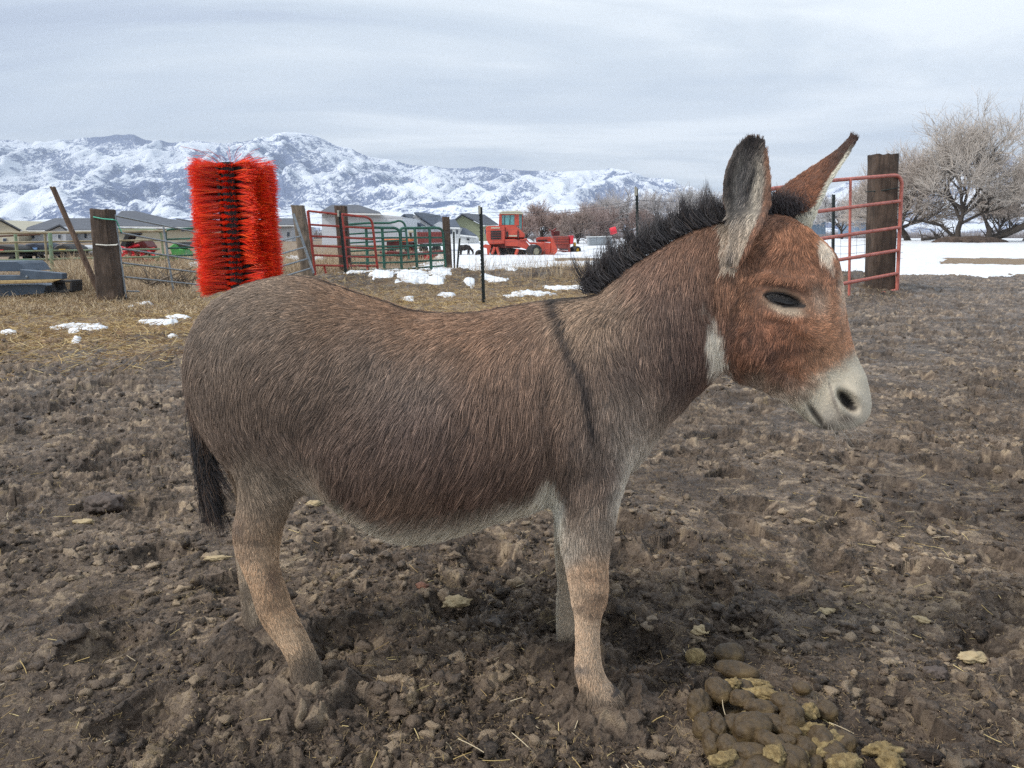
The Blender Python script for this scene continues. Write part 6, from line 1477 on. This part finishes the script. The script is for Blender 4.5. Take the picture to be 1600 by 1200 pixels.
for i, (px_, py_, h_, y_, c_, lab) in enumerate([(820,378,3.4,66,(156,136,128),'reddish bare shrub tree directly right of the harvester cab'),(848,378,4.2,70,(160,140,132),'reddish bare tree above the orange header'),(876,377,3.8,68,(158,138,130),'reddish bare tree above the maroon implement'),(904,378,3.6,64,(146,130,122),'short-trunked bare tree right of the maroon implement'),(928,377,4.4,72,(152,134,128),'reddish bare tree above the water trough'),(950,376,4.2,76,(140,122,116),'bare tree left of the thin steel post'),
    (975,374,8.4,108,(172,166,164),'tall pale bare tree just left of the thin steel post'),(935,374,7.6,112,(168,162,160),'pale bare tree standing behind the reddish trees'),(1040,374,7.5,105,(170,164,162),'pale bare tree behind the middle of the mane'),(1085,374,8.6,108,(176,172,170),'pale bare tree left of the near ear'),(1128,374,8.0,110,(174,170,168),'pale bare tree hidden mostly behind the near ear'),(1006,376,4.0,80,(138,120,114),'brown bare tree behind the tips of the mane')]):
    bare_tree('bare_tree', lab, px_, py_, h_, y_, .85, .026, 60 + i, c_, 5, random.uniform(-.15, .15), group=tg, dens=.95, fork=.1, twr=.010 if y_ < 100 else .013)
# fallen trunks and root mound under the big tree
def log(label, pts, r, seed):
    R2 = random.Random(seed); P0 = [W(*p) for p in pts]; c = P0[0]; rt = empty('fallen_trunk', (c[0], c[1], float(gz(c[0], c[1]))), label=label, cat='log', group='fallen trunks'); o_ = np.array(rt.location)
    mb = MB(); mb.tube([p - o_ for p in P0], r, 10); mb.build('trunk', m_bark, rt, True); mb = MB()
    for k in range(14):
        i = R2.randrange(len(P0) - 1); b_ = P0[i] + (P0[i+1] - P0[i]) * R2.random() - o_; d = Vector((R2.uniform(-1, 1), R2.uniform(-.4, .4), R2.uniform(.1, 1))).normalized() * R2.uniform(.6, 1.8)
        mb.tube([b_, Vector(b_) + d * .5 + Vector((0, 0, .1)), Vector(b_) + d], [.07, .05, .02], 5)
    mb.build('branch', m_bark, rt, True); return rt
log('long dark fallen trunk sloping down to the left from the right edge', [(1640,338,70),(1600,353,71),(1570,367,72),(1540,376,72.5)], [.34,.32,.28,.2], 1)
log('thinner fallen trunk above the dark one at the right edge', [(1640,350,76),(1600,352,76),(1568,362,76),(1545,372,76)], [.24,.22,.2,.12], 2)
log('low bent bare limb sweeping left from the tallest tree', [(1508,374,75),(1490,370,75),(1470,352,75.5),(1440,345,76),(1420,347,76)], [.22,.18,.15,.11,.05], 3)
log('fallen limb lying on the snow left of the tallest tree', [(1440,374,73),(1462,372,73),(1480,374,73.4)], [.16,.14,.06], 4)
log('dark upright broken stump right of the tallest tree', [(1544,376,72),(1546,360,72),(1540,345,72.4),(1534,330,73)], [.35,.22,.14,.05], 5)
mb = MB(); V_, F_ = uv((0, 0, 0), 1, (3.4, 1.4, .55), 28, 14); V_ = [tuple(np.array(v) * (1 + .25 * float(vnoise(np.array(v[0] * 1.3), np.array(v[1] * 2.), np.array(v[2] * 2.))))) for v in V_]; mb.add(V_, F_)
o = mb.build('brush_heap', m_tie, None, True, loc=tuple(W(1512, 378, 71.5))); tag(o, 'dark mound of roots and brush at the foot of the tallest tree', 'brush heap')
# far-off tree belt: a low mass one could not count
n = 26000; xs = rng.uniform(-120, 330, n); ysb = rng.uniform(225, 260, n); ro = np.stack([xs, ysb, np.full(n, .7)], 1); hh_ = (2.2 + 2.6 * np.clip(fbm(xs * .05, ysb * .05, None, 3, 7) + .3, 0, 1)) * rng.uniform(.3, 1, n)
dd = np.stack([rng.normal(0, .3, n), rng.normal(0, .3, n), np.ones(n)], 1)
Pn = np.stack([ro + dd * (hh_ * s)[:, None] for s in np.linspace(0, 1, 4)], 1)
o = hair_obj('tree_belt', Pn, .05, np.array(s2l((124, 118, 118))) * rng.uniform(.7, 1.2, (n, 1)), m_straw, None, .3, localize=False); tag(o, 'far-off belt of bare brush along the horizon', 'tree belt', kind='stuff')

# ================================================================== DROPPINGS AND STONES
m_dung, t, b = new_mat('dung'); co = t.coord('Object')
f_ = t.noise(co, 26, 6, .7, .6); f2 = t.noise(co, 9, 4, .6)
t.set(b.inputs['Base Color'], t.mix(t.ramp(f2, [(.54, 0), (.68, .55)]), t.ramp(f_, [(.3, s2l((50, 39, 25))), (.6, s2l((88, 71, 46)))]), s2l((140, 118, 78))))
t.set(b.inputs['Roughness'], t.ramp(f_, [(.3, .42), (.7, .75)])); t.set(b.inputs['Normal'], t.bump(t.noise(co, 85, 7, .75, .9), .8, .004))
m_dpale, t, b = new_mat('pale dung'); co = t.coord('Object'); f_ = t.noise(co, 40, 7, .75, .8)
t.set(b.inputs['Base Color'], t.ramp(f_, [(.3, s2l((84, 70, 46))), (.5, s2l((138, 118, 78))), (.7, s2l((186, 166, 118)))])); b.inputs['Roughness'].default_value = .8
t.set(b.inputs['Normal'], t.bump(t.noise(co, 120, 6, .8), .9, .006))
IV3, IF3 = ico(4)
def pellet(name, px, py, rx, ry, ang, z, mat, label, cat='dropping', group=None, rough=.09, seed=0, flat=1.0):
    """rx, ry in photo px"""
    g_ = ground_at(px, py, 0); g_ = ground_at(px, py, float(ghz(g_[0], g_[1]))); g_ = ground_at(px, py, float(ghz(g_[0], g_[1])) + z + .002); s = np.linalg.norm(g_ - CAM) / FPX
    B = IV3 * np.array([rx * s, ry * s * 1.0, ry * s * flat]); ca, sa = math.cos(ang), math.sin(ang)
    nrm = 1 + rough * vnoise(IV3[:, 0] * 1.7 + seed * 3.1, IV3[:, 1] * 1.7, IV3[:, 2] * 1.7, 3) + rough * .6 * vnoise(IV3[:, 0] * 4 + seed, IV3[:, 1] * 4, IV3[:, 2] * 4, 4) + rough * .35 * vnoise(IV3[:, 0] * 11 + seed, IV3[:, 1] * 11, IV3[:, 2] * 11, 4)
    B = B * nrm[:, None]; B = np.stack([B[:, 0] * ca - B[:, 1] * sa, B[:, 0] * sa + B[:, 1] * ca, B[:, 2]], 1)
    o = mesh_np(name, B, IF3, mat, loc=tuple(g_)); tag(o, label, cat, group); return o
DP = [(1140,1021,22,15,.0,'p','round grey dropping with a split top, highest in the heap'),(1151,1048,31,13,-.35,'p','long dark dropping just below the round split one'),(1087,1026,15,12,.1,'l','blocky tan crumb left of the split round dropping'),
 (1253,1075,13,9,-.3,'p','lone dark dropping right of the top of the heap'),(1291,1112,16,15,-.6,'p','grey-brown dropping apart at the right side of the heap')]
PD = [(1122,1080,19,19,.3),(1092,1102,16,22,-.6),(1137,1109,24,13,-.2),(1098,1136,14,18,.2),(1122,1138,11,17,-.1),(1145,1132,16,13,.1),(1160,1075,16,11,-.3),(1160,1092,18,12,-.4),(1188,1107,24,12,-.3),(1222,1100,18,14,-.5),(1238,1122,16,20,-.7),(1214,1133,24,13,-.6),(1236,1145,14,10,-.3),(1174,1140,28,24,.2),(1136,1164,13,13,0),(1172,1175,30,12,-.15),(1203,1158,24,12,-.9),(1228,1158,16,9,-.2),(1282,1160,16,20,.2),(1258,1170,14,14,.2),(1300,1182,22,18,-.3),(1318,1162,18,14,.3),(1234,1190,20,22,.9),(1110,1162,12,16,.1),(1266,1195,16,13,.2),(1196,1196,30,14,.1),(1150,1196,28,12,0)]
PL = [(1180,1068,18,7,-.2),(1200,1085,26,8,-.3),(1178,1118,18,8,.3),(1262,1112,14,12,.1),(1264,1140,20,10,.1),(1290,1163,26,13,.5),(1130,1188,20,12,.1),(1318,1194,20,14,.1),(1378,1172,26,9,.1),(1392,1190,16,14,.1),(1250,1186,12,10,.5),(1146,1068,10,8,.3),(1210,1178,10,14,.6)]
k_ = 0
for (a, b_, rx, ry, an, ty, lab) in DP: pellet('dropping', a, b_, rx, ry, an, .014, m_dpale if ty == 'l' else m_dung, lab, seed=k_, group='donkey droppings'); k_ += 1
for (a, b_, rx, ry, an) in PD:
    inside = 1 - min(1, math.hypot((a - 1195) / 105, (b_ - 1140) / 75)); pellet('dropping', a, b_, rx * 1.0, ry * 1.05, an, .016 + .042 * inside, m_dung, 'dark glossy oval dropping in the heap at bottom right', seed=k_, group='dark droppings in the heap', rough=.14); k_ += 1
for (a, b_, rx, ry, an) in PL:
    inside = 1 - min(1, math.hypot((a - 1195) / 105, (b_ - 1140) / 75)); pellet('dropping', a, b_, rx, ry, an, .022 + .052 * inside, m_dpale, 'broken straw-coloured lump among the dark droppings', seed=k_, group='broken pale droppings', rough=.45, flat=.8); k_ += 1
m_clod = simple('clod', s2l((96, 84, 76)), s2l((72, 62, 56)), 20, .8, 0, .7, 60, .01); m_st = simple('pale stone', s2l((182, 164, 128)), s2l((140, 122, 92)), 20, .8, 0, .4, 50)
for (a, b_, rx, ry, an, m_, nm, lab) in [(166,786,20,19,.1,m_clod,'mud_clod','large angular grey-brown clod left of the tail'),(131,815,13,5,0,m_st,'stone','flat pale stone below the large clod'),(712,941,19,10,.4,m_st,'wood_chip','pale tan chip of wood on the mud under the belly'),(1095,985,12,8,.2,m_st,'stone','small tan stone above the heap of droppings'),(1519,1027,16,9,.1,m_st,'stone','pale stone at the right edge'),(1440,968,10,5,-.5,m_st,'stone','tan sliver of stone at lower right'),(1461,1050,16,11,.1,m_clod,'mud_clod','round grey clod at lower right'),(489,787,12,7,.1,m_st,'stone','pale tan lump on the mud behind the stifle'),(340,872,18,5,.1,m_st,'stone','flat orange-tan stone beside the tail tip'),(660,916,9,7,.3,simple('rust clod', s2l((120,78,56)), s2l((90,60,46)), 20),'mud_clod','small rusty-brown clod on the mud under the belly'),(1290,955,13,6,.2,m_st,'straw_wad','small wad of pale straw below the muzzle')]:
    pellet(nm, a, b_, rx, ry, an, .006, m_, lab, cat={'mud_clod': 'clod', 'stone': 'stone', 'wood_chip': 'wood chip', 'straw_wad': 'straw'}[nm], rough=.4, seed=k_, flat=.7); k_ += 1
